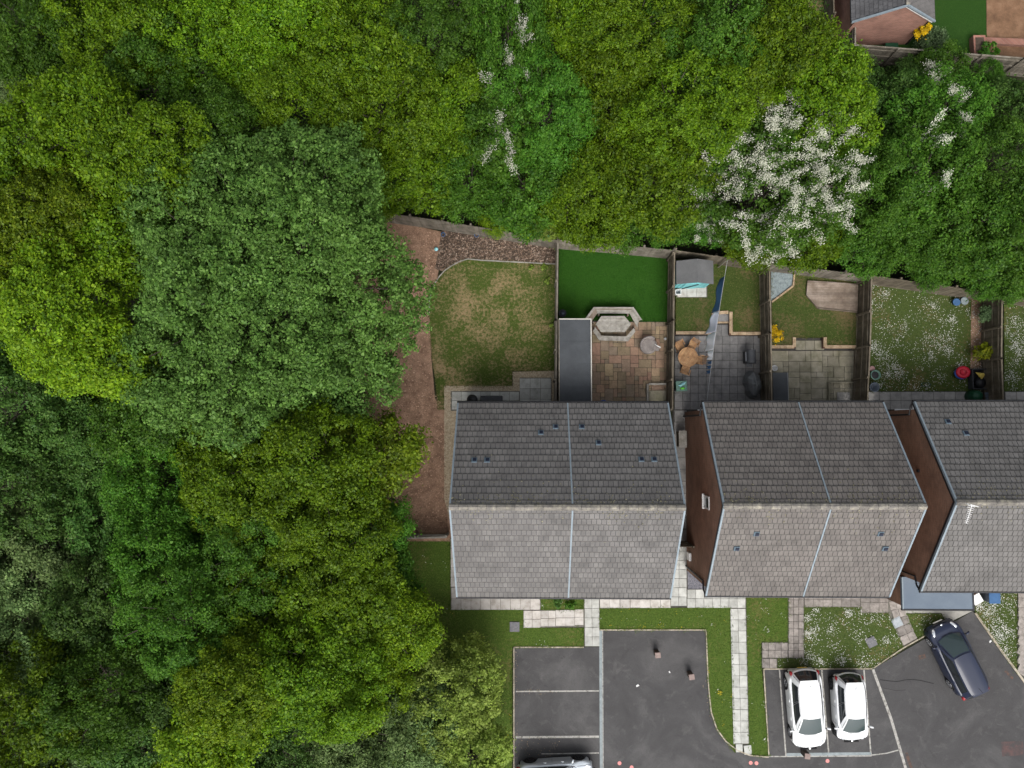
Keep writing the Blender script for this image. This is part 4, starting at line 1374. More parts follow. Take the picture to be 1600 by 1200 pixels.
# ------------------------------------------------------------------ fences
def fence(label, top_px, h, mat='fence_wood', side=1, panel=1.83, capped=True, group='board fences between the gardens', z0=0.0, name='board_fence', board=0.1, gap=0.006):
    pts = [at(x, y, h) for x, y in top_px]
    root = thing(name, label, 'fence', (pts[0].x, pts[0].y, 0), 0, group)
    for a, b in zip(pts[:-1], pts[1:]):
        d = Vector((b.x - a.x, b.y - a.y, 0))
        L = d.length
        d.normalize()
        s = Vector((-d.y, d.x, 0)) * side
        ang = math.atan2(d.y, d.x)
        n = max(1, round(L / panel))
        w = L / n
        for i in range(n):
            q0 = Vector((a.x, a.y, 0)) + d * (i * w)
            dz = random.uniform(-0.03, 0.03)
            mb = MB()
            nb = max(1, round(w / board))
            bw = w / nb
            for k in range(nb):
                c_ = q0 + d * ((k + .5) * bw) + s * (0.012 if k % 2 else 0.0)
                hh = h - 0.05 + dz + random.uniform(-0.008, 0.008)
                mb.box((c_.x, c_.y, 0.08 + hh / 2 - 0.04), (bw - gap + (0.02 if k % 2 else 0), 0.016, hh - 0.08), ang)
            tag(mb.build('fence_boards', mat, root), kind='stuff')
            for z in (0.3, h * 0.55, h - 0.28):
                c_ = q0 + d * (w / 2) + s * 0.045
                MB().box((c_.x, c_.y, z), (w - 0.02, 0.045, 0.085), ang).build('rail', mat, root)
            if capped:
                c_ = q0 + d * (w / 2) + s * 0.01
                MB().box((c_.x, c_.y, h - 0.03 + dz), (w - 0.012, 0.075, 0.03), ang).build('capping', mat, root)
            c_ = q0 + d * (w / 2)
            MB().box((c_.x, c_.y, 0.08 + z0), (w, 0.03, 0.16), ang).build('gravel_board', mat, root)
        for i in range(n + 1):
            q0 = Vector((a.x, a.y, 0)) + d * (i * w) + s * 0.07
            MB().box((q0.x, q0.y, h / 2 + 0.02), (0.1, 0.1, h + 0.04), ang).build('post', mat, root)
    return root


fence('pale board fence behind the bark bed and worn lawn, ivy at its right end', [(560, 327), (590, 331), (690, 345), (780, 360), (872, 375)], 1.85, side=1, capped=False)
fence('board fence along the top of the artificial turf', [(873, 375), (960, 382), (1054, 391)], 1.85, side=1, capped=False)
fence('board fence behind the teal shed', [(1056, 391), (1120, 400), (1203, 413)], 1.95, 'fence_dark', side=1, capped=False)
fence('board fence behind the slate bed and timber deck', [(1205, 412), (1280, 421), (1364, 431)], 1.95, side=1, capped=False)
fence('board fence behind the daisy lawn, half under the hedge', [(1366, 431), (1450, 443), (1540, 456), (1700, 478)], 1.8, 'fence_dark', side=1, capped=False)
fence('board fence between the worn lawn and the artificial turf', [(872, 377), (870.5, 500), (869, 640)], 1.75, side=-1)
fence('board fence between the artificial turf and the teal shed garden', [(1054.5, 395), (1053, 500), (1051, 640)], 1.75, 'fence_dark', side=-1)
fence('board fence between the grey patio and the mossy stone patio', [(1203, 418), (1205, 520), (1207, 640)], 1.85, 'fence_dark', side=-1)
fence('board fence between the timber deck and the daisy lawn', [(1363, 433), (1360, 540), (1356, 640)], 1.85, 'fence_dark', side=-1)
fence('board fence at the far right between the two daisy lawns', [(1567, 462), (1566, 560), (1569, 640)], 1.75, 'fence_dark', side=-1)
fence('low slatted fence between the soil strip and the front lawn', [(600, 842), (697, 840)], 1.1, 'weathered_wood', side=1, board=0.13, gap=0.05, name='picket_fence')
fence('weathered board fence round the bungalow garden, top right', [(1337, -70), (1337, 70), (1470, 80), (1600, 90), (1700, 99)], 1.85, 'fence_wood', side=-1)
fence('timber fence on the near side of the earth path, top right', [(1300, -70), (1303, 20)], 1.2, 'fence_dark', side=1)


# ------------------------------------------------------------------ sheds and garden things
# long lean-to with dark felt roof
ZS = 2.35
a, b = at(874, 499, ZS), at(923, 498, ZS)
yb = at(900, 640, ZS).y
cx_, cy_ = (a.x + b.x) / 2, (a.y + yb) / 2
t = thing('lean_to_shed', 'long narrow shed with dark felt roof beside the sandstone patio', 'shed', (cx_, cy_, 0))
MB().box((cx_, cy_, ZS / 2 - 0.06), (b.x - a.x - 0.14, a.y - yb - 0.14, ZS - 0.12)).build('wall', 'fence_wood', t)
mb = MB()
mb.v = [(a.x, a.y, ZS - 0.02), (b.x, a.y, ZS - 0.06), (b.x, yb, ZS - 0.06), (a.x, yb, ZS - 0.02), (a.x, a.y, ZS - 0.12), (b.x, a.y, ZS - 0.16), (b.x, yb, ZS - 0.16), (a.x, yb, ZS - 0.12)]
mb.f = [(0, 3, 2, 1), (4, 5, 6, 7), (0, 1, 5, 4), (1, 2, 6, 5), (2, 3, 7, 6), (3, 0, 4, 7)]
r_ = mb.build('roof', 'felt_dark', t)
MB().beam((b.x + 0.02, a.y, ZS - 0.07), (b.x + 0.02, yb, ZS - 0.07), 0.05, 0.1).build('roof_trim', 'cream_trim', r_)
MB().beam((a.x - 0.02, a.y + 0.02, ZS - 0.03), (b.x + 0.04, a.y + 0.02, ZS - 0.07), 0.05, 0.1).build('roof_trim', 'cream_trim', r_)
MB().beam((a.x - 0.02, a.y, ZS - 0.03), (a.x - 0.02, yb, ZS - 0.03), 0.04, 0.1).build('roof_trim', 'fence_wood', r_)
for k in range(1, 4):
    yk = a.y + (yb - a.y) * k / 4
    MB().beam((a.x + 0.01, yk, ZS - 0.012), (b.x - 0.01, yk, ZS - 0.052), 0.05, 0.012).build('felt_lap', 'felt_dark', r_)

# teal shed
ZE, ZK = RZ + 1.5, RZ + 1.95
fl, fr_, bl, br_ = at(1057, 444, ZE), at(1115, 444, ZE), at(1057, 409, ZE), at(1115, 406, ZE)
x0_, x1_ = fl.x, fr_.x
yf_, yk_ = fl.y, (bl.y + br_.y) / 2
xr_ = at(1090, 441, ZK).x
t = thing('garden_shed', 'small teal shed with grey felt roof in the third garden', 'shed', ((x0_ + x1_) / 2, (yf_ + yk_) / 2, RZ))
mb = MB()
for y in (yf_ + 0.1, yk_ - 0.08):
    mb.v += [(x0_ + .09, y, RZ), (x1_ - .09, y, RZ), (x1_ - .09, y, ZE), (xr_, y, ZK - 0.06), (x0_ + .09, y, ZE)]
mb.f += [(0, 1, 2, 3, 4), (9, 8, 7, 6, 5), (1, 6, 7, 2), (4, 9, 5, 0), (2, 7, 8, 3), (3, 8, 9, 4)]
mb.build('wall', 'teal_paint', t)
for k in range(9):
    xx = x0_ + 0.2 + k * (x1_ - x0_ - 0.4) / 8
    MB().box((xx, yf_ + 0.085, RZ + 0.76), (0.155, 0.02, 1.45)).build('cladding_board', 'teal_paint', t)
d = MB().box((xr_ - 0.1, yf_ + 0.06, RZ + 0.72), (0.75, 0.03, 1.4)).build('door', 'teal_paint', t)
MB().beam((xr_ - 0.42, yf_ + 0.035, RZ + 0.15), (xr_ + 0.2, yf_ + 0.035, RZ + 1.32), 0.02, 0.09, (0, 1, 0)).build('door_brace', 'dark_plastic', d)
for (xa, za, xb, zb, nm) in ((x0_, ZE, xr_, ZK, 'l'), (xr_, ZK, x1_, ZE, 'r')):
    mb = MB()
    mb.v = [(xa, yf_, za), (xb, yf_, zb), (xb, yk_, zb), (xa, yk_, za), (xa, yf_, za - 0.04), (xb, yf_, zb - 0.04), (xb, yk_, zb - 0.04), (xa, yk_, za - 0.04)]
    mb.f = [(0, 1, 2, 3), (7, 6, 5, 4), (4, 5, 1, 0), (5, 6, 2, 1), (6, 7, 3, 2), (7, 4, 0, 3)]
    mb.build('roof_slope', 'felt_grey' if nm == 'r' else 'felt_grey', t)
PS = sheet('shed_apron', [(1057, 446), (1105, 446), (1105, 465), (1057, 465)], RZ + 0.004, 'mortar')
slab_grid(PS, [(1058, 447), (1104, 447), (1104, 464), (1058, 464)], 3, 1, 'slab_buff', z=RZ)
c = at(1060, 456, RZ + 0.3)
t = thing('white_crate', 'small white crate on the slabs in front of the teal shed', 'crate', (c.x, c.y, RZ + 0.05), 0.05)
mb = MB()
mb.box((0, 0, 0.02), (0.28, 0.24, 0.03))
mb.build('crate_base', 'slate_pale', t, False)
for x, y, sx, sy in ((0, .12, .3, .03), (0, -.12, .3, .03), (.145, 0, .03, .21), (-.145, 0, .03, .21)):
    MB().box((x, y, 0.12), (sx, sy, 0.24)).build('crate_side', 'white_plastic', t, False)

# octagonal picnic bench with a long six-sided table
def ring(pts_o, pts_i, z, h, closed=False):
    mb = MB()
    n = len(pts_o)
    for P_ in (pts_o, pts_i):
        for q in P_:
            mb.v += [(q.x, q.y, z - h), (q.x, q.y, z)]
    k = 2 * n
    for i in range(n - 1):
        A = 2 * i
        mb.f += [(A + 1, A + 3, k + A + 3, k + A + 1), (A, k + A, k + A + 2, A + 2), (A, A + 2, A + 3, A + 1), (k + A, k + A + 1, k + A + 3, k + A + 2)]
    mb.f += [(0, 1, k + 1, k), (2 * n - 2, k + 2 * n - 2, k + 2 * n - 1, 2 * n - 1)]
    return mb


def cr(x, y):
    return (900 + x / 6.669, 460 + y / 6.667)


t = thing('picnic_bench', 'weathered six-sided picnic table ringed by benches on the sandstone patio', 'picnic bench', at(*cr(400, 310)))
zt, zb_ = 0.78, 0.46
tp = atl([cr(205, 310), cr(265, 225), cr(505, 225), cr(575, 310), cr(510, 392), cr(262, 392)], zt)
# table planks
mbt = []
ys_ = [p.y for p in tp]
ymin, ymax = min(ys_), max(ys_)
npl = 6
for k in range(npl):
    y0_ = ymin + (ymax - ymin) * k / npl + 0.004; y1_ = ymin + (ymax - ymin) * (k + 1) / npl - 0.004
    def xr_at(y):
        xs = []
        for i in range(6):
            p_, q_ = tp[i], tp[(i + 1) % 6]
            if abs(q_.y - p_.y) > 1e-3 and min(p_.y, q_.y) - 1e-6 <= y <= max(p_.y, q_.y) + 1e-6:
                xs.append(p_.x + (q_.x - p_.x) * (y - p_.y) / (q_.y - p_.y))
        return min(xs), max(xs)
    l0, r0 = xr_at(y0_); l1, r1 = xr_at(y1_)
    MB().prism([(l0, y0_), (r0, y0_), (r1, y1_), (l1, y1_)], zt - 0.04, zt).build('table_plank', 'weathered_wood', t)
for px in (280, 490):
    q = at(*cr(px, 310), zt)
    MB().box((q.x, q.y, zt / 2 - 0.02), (0.1, 0.5, zt - 0.06)).build('table_leg', 'deck_wood', t)
up_o = [cr(100, 245), cr(185, 132), cr(600, 132), cr(688, 262), cr(650, 325)]
up_m = [cr(128, 262), cr(212, 158), cr(575, 160), cr(655, 268), cr(630, 318)]
up_i = [cr(160, 285), cr(222, 198), cr(560, 200), cr(640, 345), cr(632, 350)]
ring(atl(up_o[:4], 0.62), atl([cr(120, 256), cr(200, 148), cr(588, 148), cr(668, 264)], 0.62), 0.62, 0.05).build('backrest', 'weathered_wood', t)
for i in range(3):
    ring(atl([up_m[i], up_m[i + 1]], zb_), atl([up_i[i], up_i[i + 1]], zb_), zb_, 0.05).build('bench_seat', 'weathered_wood' if i else 'deck_wood', t)
    ring(atl([up_o[i], up_o[i + 1]], 0.55), atl([up_m[i], up_m[i + 1]], 0.5), 0.48, 0.06).build('seat_shelf', 'deck_wood' if i < 2 else 'weathered_wood', t)
lo_o = [cr(178, 380), cr(240, 478), cr(545, 488), cr(620, 385)]
lo_i = [cr(200, 340), cr(265, 430), cr(525, 438), cr(600, 350)]
for i in range(3):
    ring(atl([lo_i[i], lo_i[i + 1]], zb_), atl([lo_o[i], lo_o[i + 1]], zb_), zb_, 0.05).build('bench_seat', 'weathered_wood', t)
for q in up_o[:4] + up_i[:4]:
    w = at(*q, 0.5) * 0.9 + at(*cr(400, 310), 0.5) * 0.1
    MB().box((w.x, w.y, 0.2), (0.08, 0.08, 0.4)).build('bench_leg', 'deck_wood', t)
for q, q2 in zip(lo_o, lo_i):
    w = (at(*q, zb_) + at(*q2, zb_)) * 0.5
    MB().box((w.x * 0.98 + at(*cr(400, 310)).x * 0.02, w.y, 0.2), (0.09, 0.09, 0.4)).build('bench_leg', 'deck_wood', t)

# round covered chair on the patio
c = at(1013, 540, 0.4)
t = thing('covered_tub_chair', 'taupe round tub chair under a draped cover on the sandstone patio', 'chair', (c.x, c.y, 0.05), 0.5)
mb = MB().lathe([(0.42, 0.0), (0.46, 0.2), (0.47, 0.38), (0.44, 0.44), (0.30, 0.47), (0.1, 0.46), (0.01, 0.46)], n=22)
o = mb.build('chair_body', 'taupe_cover', t, False, True)
mb = MB()
for k in range(13):
    a_ = R(20 + k * 12)
    for r2, z in ((0.47, 0.36), (0.49, 0.72 + 0.06 * math.sin(k)), (0.40, 0.70 + 0.05 * math.sin(k)), (0.36, 0.40)):
        mb.v.append((r2 * math.cos(a_), r2 * math.sin(a_), z))
for k in range(12):
    for j in range(3):
        mb.f.append((k * 4 + j, k * 4 + 4 + j, k * 4 + 5 + j, k * 4 + 1 + j))
mb.build('chair_back', 'taupe_cover', t, False, True)
MB().beam((0.30, -0.12, 0.5), (0.50, -0.42, 0.52), 0.05, 0.04).build('cushion_edge', 'white_plastic', t, False)
mb = MB()
mb.v = [(0.05, -0.35, 0.49), (0.28, -0.10, 0.53), (0.52, -0.40, 0.50), (0.30, -0.52, 0.47), (0.3, -0.33, 0.56)]
mb.f = [(0, 4, 1), (1, 4, 2), (2, 4, 3), (3, 4, 0)]
mb.build('cover_fold', 'taupe_cover', t, False)

# small things in the second garden
c = at(879, 491, 0.3)
t = thing('round_pot', 'round black pot at the turf corner above the lean-to', 'pot', (c.x, c.y + 0.05, 0.02))
MB().lathe([(0.13, 0), (0.19, 0.15), (0.21, 0.34), (0.17, 0.34), (0.15, 0.3)], n=18).build('pot_body', 'dark_plastic', t, False, True)
MB().lathe([(0.16, 0.31), (0.01, 0.36)], n=18).build('pot_lid', 'grey_tub', t, False, True)
t = thing('raised_bed', 'low timber-edged bed in the lower right corner of the sandstone patio', 'raised bed', at(1028, 616))
fa = [(1012, 632), (1012, 600), (1043, 600)]
fp = atl(fa, 0.25)
MB().beam(fp[0] + Vector((0, 0, -.1)), fp[1] + Vector((0, 0, -.1)), 0.1, 0.22).build('bed_board', 'weathered_wood', t)
MB().beam(fp[1] + Vector((0.06, 0, -.1)), fp[2] + Vector((0, 0, -.1)), 0.1, 0.22).build('bed_board', 'weathered_wood', t)
q = at(1028, 619, 0.1)
MB().box((q.x, q.y, 0.09), (0.95, 0.6, 0.08)).build('bed_paver', 'slab_moss', t)
c = at(943, 629, 0.4)
t = thing('blue_tub', 'blue plastic tub at the house wall below the sandstone patio', 'tub', (c.x, c.y - 0.12, 0.05))
MB().lathe([(0.18, 0), (0.24, 0.3), (0.26, 0.32), (0.22, 0.31), (0.16, 0.04)], n=18, sx=1.15).build('tub_body', 'blue_plastic', t, False, True)
c = at(1040, 529, 0.2)
t = thing('white_lantern', 'tiny white lantern on the sandstone patio by the fence', 'lantern', (c.x, c.y, 0.05))
MB().lathe([(0.08, 0), (0.08, 0.16), (0.04, 0.24), (0.01, 0.26)], n=10).build('lantern_body', 'white_plastic', t, False)

# things behind the left house
c = at(738, 625, 0.6)
t = thing('kettle_barbecue', 'round black kettle barbecue behind the left house', 'barbecue', (c.x, c.y, 0.07))
MB().lathe([(0.05, 0.42), (0.22, 0.46), (0.29, 0.60), (0.30, 0.64)], n=20).build('bowl', 'black_plastic', t, False, True)
MB().lathe([(0.30, 0.645), (0.27, 0.76), (0.16, 0.85), (0.02, 0.88)], n=20).build('lid', 'black_plastic', t, False, True)
MB().tube([(-0.08, 0.05, 0.9), (0, 0.06, 0.95), (0.08, 0.05, 0.9)], 0.015, 6).build('lid_handle', 'dark_plastic', t, False)
for k in range(3):
    a_ = R(90 + 120 * k)
    MB().tube([(0.12 * math.cos(a_), 0.12 * math.sin(a_), 0.48), (0.26 * math.cos(a_), 0.26 * math.sin(a_), 0.0)], 0.016, 6).build('leg', 'dark_plastic', t, False)
c = at(768, 625, 0.55)
t = thing('storage_chest', 'dark grey garden storage chest behind the left house', 'storage chest', (c.x, c.y - 0.03, 0.07))
MB().box((0, 0, 0.25), (1.1, 0.46, 0.5), 0, 1.03).build('chest_body', 'dark_plastic', t, False, bevel=0.02)
MB().box((0, 0, 0.54), (1.2, 0.52, 0.07)).build('chest_lid', 'dark_plastic', t, False, bevel=0.03)
for px, lab in (((693, 368), 'dull blue plant pot on the left end of the bark bed'), ((682, 390), 'pale blue ball on the soil beside the bark bed'), ((745, 369), 'small blue pot by the fence on the bark bed')):
    c = at(*px)
    if 'ball' in lab:
        t = thing('ball', lab, 'ball', (c.x, c.y, 0.0))
        MB().lathe([(0.01, 0.0), (0.07, 0.02), (0.11, 0.08), (0.115, 0.11), (0.1, 0.17), (0.05, 0.215), (0.01, 0.225)], n=14).build('ball_skin', 'aqua_plastic', t, False, True)
        MB().lathe([(0.1165, 0.1), (0.1175, 0.115), (0.1165, 0.13)], n=14).build('ball_band', 'cloth_navy', t, False, True)
    else:
        t = thing('plant_pot', lab, 'plant pot', (c.x, c.y, 0.0))
        MB().lathe([(0.07, 0), (0.11, 0.2), (0.125, 0.2), (0.125, 0.23), (0.1, 0.23), (0.09, 0.18)], n=14).build('pot_body', 'cloth_navy', t, False, True)
        MB().lathe([(0.095, 0.185), (0.01, 0.19)], n=14).build('soil', 'bark_bed', t, False)

# teak table and four folding chairs
TC = at(1075, 558, 0.74)
t = thing('round_table', 'round slatted teak table on the grey patio', 'table', (TC.x, TC.y, 0.05))
r0 = 0.53
for k in range(9):
    y0_, y1_ = -r0 + 2 * r0 * k / 9 + 0.004, -r0 + 2 * r0 * (k + 1) / 9 - 0.004
    pts_ = []
    m_ = 5
    for j in range(m_ + 1):
        y = y0_ + (y1_ - y0_) * j / m_
        pts_.append((math.sqrt(max(0.0004, r0 * r0 - y * y)), y))
    poly = pts_ + [(-x, y) for x, y in reversed(pts_)]
    ca, sa = math.cos(R(58)), math.sin(R(58))
    poly = [(x * ca - y * sa, x * sa + y * ca) for x, y in poly]
    MB().prism(poly, 0.67, 0.70).build('table_slat', 'teak', t, False)
MB().lathe([(0.03, 0.702), (0.03, 0.708), (0.01, 0.708)], n=12).build('parasol_hole', 'black_plastic', t, False)
for k in range(4):
    a_ = R(45 + 90 * k)
    MB().tube([(0.38 * math.cos(a_), 0.38 * math.sin(a_), 0.67), (0.34 * math.cos(a_), 0.34 * math.sin(a_), 0)], 0.025, 6).build('leg', 'teak', t, False)


def folding_chair(px, rz, lab):
    c = at(*px, 0.45)
    t = thing('folding_chair', lab, 'chair', (c.x, c.y, 0.05), rz, 'teak folding chairs round the table')
    for k in range(5):
        MB().box((0, -0.18 + k * 0.09, 0.43), (0.42, 0.078, 0.022)).build('seat_slat', 'teak', t, False)
    for s in (-1, 1):
        MB().beam((s * 0.2, -0.2, 0.0), (s * 0.2, 0.24, 0.44), 0.03, 0.035).build('leg', 'teak', t, False)
        MB().beam((s * 0.17, 0.22, 0.0), (s * 0.17, -0.2, 0.43), 0.03, 0.035).build('leg', 'teak', t, False)
        MB().beam((s * 0.21, 0.16, 0.42), (s * 0.21, 0.33, 0.88), 0.03, 0.035).build('back_post', 'teak', t, False)
    for k in range(4):
        f = 0.35 + k * 0.19
        MB().box((0, 0.16 + 0.17 * f, 0.42 + 0.46 * f), (0.40, 0.02, 0.055)).build('back_slat', 'teak', t, False)
    MB().beam((-0.24, 0.0, 0.62), (-0.24, 0.24, 0.64), 0.04, 0.02).build('armrest', 'teak', t, False)
    MB().beam((0.24, 0.0, 0.62), (0.24, 0.24, 0.64), 0.04, 0.02).build('armrest', 'teak', t, False)


folding_chair((1063, 542), R(28), 'teak folding chair above left of the round table, against the fence')
folding_chair((1082, 540), R(-30), 'teak folding chair above right of the round table, its back angled away')
folding_chair((1091, 562), R(-102), 'teak folding chair tucked under the right of the round table')
folding_chair((1071, 577), R(162), 'teak folding chair below the round table, nearest the house')

# green toy bin, barbecue, covered barbecue
c = at(1065, 603, 0.5)
t = thing('toy_box', 'green toy box with aqua and lime toys on top, by the fence', 'toy box', (c.x, c.y, 0.05), 0.03)
MB().box((0, 0, 0.2), (0.56, 0.52, 0.4)).build('box_body', 'green_plastic', t, False, bevel=0.02)
MB().box((0, 0, 0.425), (0.6, 0.56, 0.05)).build('box_lid', 'teal_pot', t, False, bevel=0.015)
mb = MB(); mb.v = [(-0.2, 0.02, 0.46), (0.05, 0.18, 0.48), (0.24, 0.2, 0.5), (0.16, 0.08, 0.5), (-0.04, 0.06, 0.56), (-0.06, -0.04, 0.46)]
mb.f = [(0, 4, 1), (1, 4, 2), (2, 4, 3), (3, 4, 5), (5, 4, 0)]
mb.build('toy_plane', 'aqua_plastic', t, False)
MB().box((0.03, -0.14, 0.5), (0.26, 0.12, 0.1), 0.05, 0.85).build('toy_brick', 'lime_plastic', t, False, bevel=0.02)
MB().box((-0.34, -0.22, 0.2), (0.12, 0.1, 0.4)).build('box_handle', 'black_plastic', t, False, bevel=0.02)
c = at(1174, 557, 0.9)
t = thing('gas_barbecue', 'black hooded gas barbecue by the fence on the grey patio', 'barbecue', (c.x, c.y, 0.05), R(90))
mb = MB()
n = 9
for x in (-0.36, 0.36):
    for k in range(n):
        a_ = math.pi * k / (n - 1)
        mb.v.append((x, 0.25 * math.cos(a_), 0.78 + 0.24 * math.sin(a_)))
for k in range(n - 1):
    mb.f.append((k, k + 1, n + k + 1, n + k)[::-1])
mb.f += [tuple(range(n))[::-1], tuple(range(n, 2 * n))]
mb.build('hood', 'dark_plastic', t, False, bevel=0.015)
MB().box((0, 0, 0.68), (0.74, 0.52, 0.16)).build('firebox', 'black_plastic', t, False, bevel=0.01)
MB().box((0, 0, 0.35), (0.62, 0.42, 0.5)).build('cabinet', 'dark_plastic', t, False)
MB().box((-0.46, 0.08, 0.74), (0.16, 0.3, 0.03)).build('side_shelf', 'dark_plastic', t, False)
MB().tube([(-0.25, 0.29, 0.85), (0.25, 0.29, 0.85)], 0.015, 6).build('hood_handle', 'chrome', t, False)
for x in (-0.27, 0.27):
    for y in (-0.17, 0.17):
        MB().tube([(x, y, 0), (x, y, 0.14)], 0.03, 6).build('castor', 'black_plastic', t, False)
# draped cover
c = at(1178, 601, 0.7)
t = thing('covered_barbecue', 'large object under a creased grey tarpaulin beside the hooded barbecue', 'covered barbecue', (c.x, c.y, 0.05), 0.08)
mb = MB()
rings_ = [(0.92, 0.02), (0.95, 0.25), (0.9, 0.55), (0.78, 0.8), (0.52, 0.95), (0.25, 1.03), (0.03, 1.06)]
nn = 28
for r2, z in rings_:
    for k in range(nn):
        a_ = 2 * math.pi * k / nn
        w = 1 + 0.10 * math.sin(3 * a_ + 1) + 0.07 * math.sin(7 * a_ + z * 5) + 0.05 * math.sin(11 * a_)
        taper = 1 - 0.35 * max(0, -math.sin(a_)) ** 3
        mb.v.append((0.43 * r2 * w * math.cos(a_) * taper, 0.78 * r2 * (1 + 0.05 * math.sin(5 * a_)) * math.sin(a_), z * (1 + 0.05 * math.sin(4 * a_ + 2))))
for i in range(len(rings_) - 1):
    for k in range(nn):
        mb.f.append((i * nn + k, i * nn + (k + 1) % nn, (i + 1) * nn + (k + 1) % nn, (i + 1) * nn + k))
mb.f.append(tuple(range((len(rings_) - 1) * nn, len(rings_) * nn)))
mb.build('tarpaulin', 'tarp_grey', t, False)
MB().tube([(0.0, -0.55, 0.55), (0.02, -0.2, 1.03), (0.0, 0.1, 1.09), (-0.02, 0.5, 0.86)], [0.03, 0.05, 0.05, 0.03], 6).build('cover_ridge', 'tarp_grey', t, False, True)

# washing line with clothes
w0, w1 = at(1137, 405, 2.2), at(1103, 640, 2.2)
t = thing('washing_line', 'thin washing line from the back fence to the middle house', 'washing line', (w0.x, w0.y, RZ))
def wl(u):
    p_ = w0.lerp(w1, u)
    return Vector((p_.x, p_.y, 2.2 - 0.25 * 4 * u * (1 - u)))
MB().tube([wl(k / 16) for k in range(17)], 0.012, 5).build('line', 'wire', t)
MB().tube([(w0.x, w0.y, RZ), (w0.x, w0.y, 2.35)], 0.04, 8).build('post', 'fence_wood', t)


def cloth(u0, u1, drop0, drop1, mat, name, lab, lean=0.0, steps=10):
    a_ = wl((u0 + u1) / 2)
    t = thing(name, lab, 'laundry', (a_.x, a_.y, a_.z), 0, 'laundry on the line')
    mb = MB()
    m_ = 6
    d = (w1 - w0).normalized()
    s = Vector((-d.y, d.x, 0))
    for i in range(steps + 1):
        f = i / steps
        p_ = wl(u0 + (u1 - u0) * f)
        dr = drop0 + (drop1 - drop0) * f
        for j in range(m_ + 1):
            v = j / m_
            off = 0.05 * math.sin(f * 9 + v * 2) * v + lean * v
            mb.v.append(p_ + Vector((0, 0, -0.004 - dr * v)) + s * off)
    for i in range(steps):
        for j in range(m_):
            mb.f.append((i * (m_ + 1) + j, i * (m_ + 1) + j + 1, (i + 1) * (m_ + 1) + j + 1, (i + 1) * (m_ + 1) + j))
    o = mb.build('cloth', mat, t, True, True)
    so = o.modifiers.new('thickness', 'SOLIDIFY'); so.thickness = 0.008
    for f in (0.1, 0.9):
        p_ = wl(u0 + (u1 - u0) * f)
        MB().box((p_.x, p_.y, p_.z + 0.01), (0.02, 0.03, 0.07)).build('peg', 'weathered_wood', t)
    return t


cloth(0.11, 0.34, 0.75, 0.95, 'cloth_navy', 'blue_towel', 'long dark blue towel at the top of the washing line', -0.1)
cloth(0.345, 0.48, 0.35, 1.35, 'cloth_lilac', 'lilac_sheet', 'pale lilac cloth hanging mid washing line', -0.22)
cloth(0.485, 0.60, 1.0, 1.1, 'cloth_white', 'pale_sheet', 'pale blue-white cloth below the lilac one', -0.2)
cloth(0.605, 0.665, 0.55, 0.35, 'cloth_white', 'white_shirt', 'small bright white cloth below the pale sheet', -0.15)
for k, (u, lab) in enumerate(((0.675, 'topmost of three small navy socks on the washing line'), (0.705, 'middle of three small navy socks on the washing line'), (0.737, 'lowest of three small navy socks on the washing line'))):
    cloth(u, u + 0.022, 0.42, 0.42, 'cloth_navy', 'sock', lab, -0.1, 3)

# fourth garden: slate bed, deck, box, planter
sb = [(1205, 424), (1240, 427), (1238, 446), (1205, 470)]
sheet('slate_bed', sb, RZ + 0.03, 'slate_pale', thick=0.1)
t = thing('bed_edging', 'pale stone edging round the triangular slate bed', 'bed edging', at(1239, 446, RZ))
e_ = atl([(1241, 427), (1239, 447), (1206, 472)], RZ + 0.05)
for a, b in zip(e_[:-1], e_[1:]):
    n = max(1, round((b - a).length / 0.45))
    for i in range(n):
        q0, q1 = a + (b - a) * (i / n), a + (b - a) * ((i + 1) / n)
        u_ = (b - a).normalized() * 0.008
        MB().beam(q0 + u_, q1 - u_, 0.09, 0.12).build('edging_stone', 'tan_stone', t)
dk = atl([(1262, 438), (1341, 443), (1340, 486), (1278, 480), (1260, 461)], RZ + 0.14)
t = thing('timber_deck', 'brown timber deck with one cut corner in the fourth garden', 'deck', (dk[3].x, dk[3].y, RZ))
ymin, ymax = min(p.y for p in dk), max(p.y for p in dk)
npl = 13
for k in range(npl):
    y0_, y1_ = ymin + (ymax - ymin) * k / npl + 0.005, ymin + (ymax - ymin) * (k + 1) / npl - 0.005
    def span(y):
        xs = []
        for i in range(5):
            p_, q_ = dk[i], dk[(i + 1) % 5]
            if min(p_.y, q_.y) <= y <= max(p_.y, q_.y) and abs(p_.y - q_.y) > 1e-6:
                xs.append(p_.x + (q_.x - p_.x) * (y - p_.y) / (q_.y - p_.y))
        return (min(xs), max(xs)) if len(xs) > 1 else None
    s0, s1 = span(y0_), span(y1_)
    if s0 and s1:
        MB().prism([(s0[0], y0_), (s0[1], y0_), (s1[1], y1_), (s1[0], y1_)], RZ + 0.11, RZ + 0.14 + random.uniform(-.003, .003)).build('deck_plank', 'deck_wood', t)
mb = MB().prism([(p.x * 0.995 + dk[1].x * 0.005, p.y) for p in dk], RZ - 0.02, RZ + 0.10)
mb.build('deck_frame', 'fence_dark', t)
for (xa, ya_), (xb, yb_) in (((1262, 463), (1278, 482)), ((1279, 482), (1339, 488))):
    p_, q_ = at(xa, ya_, RZ + 0.07), at(xb, yb_, RZ + 0.07)
    MB().beam(p_, q_, 0.04, 0.13).build('deck_fascia', 'deck_wood', t)
a, b = at(1207, 582, 1.1), at(1232, 640, 1.1)
t = thing('storage_box', 'dark grey flat-topped store against the fence on the mossy patio', 'storage box', ((a.x + b.x) / 2, (a.y + b.y) / 2, 0.04))
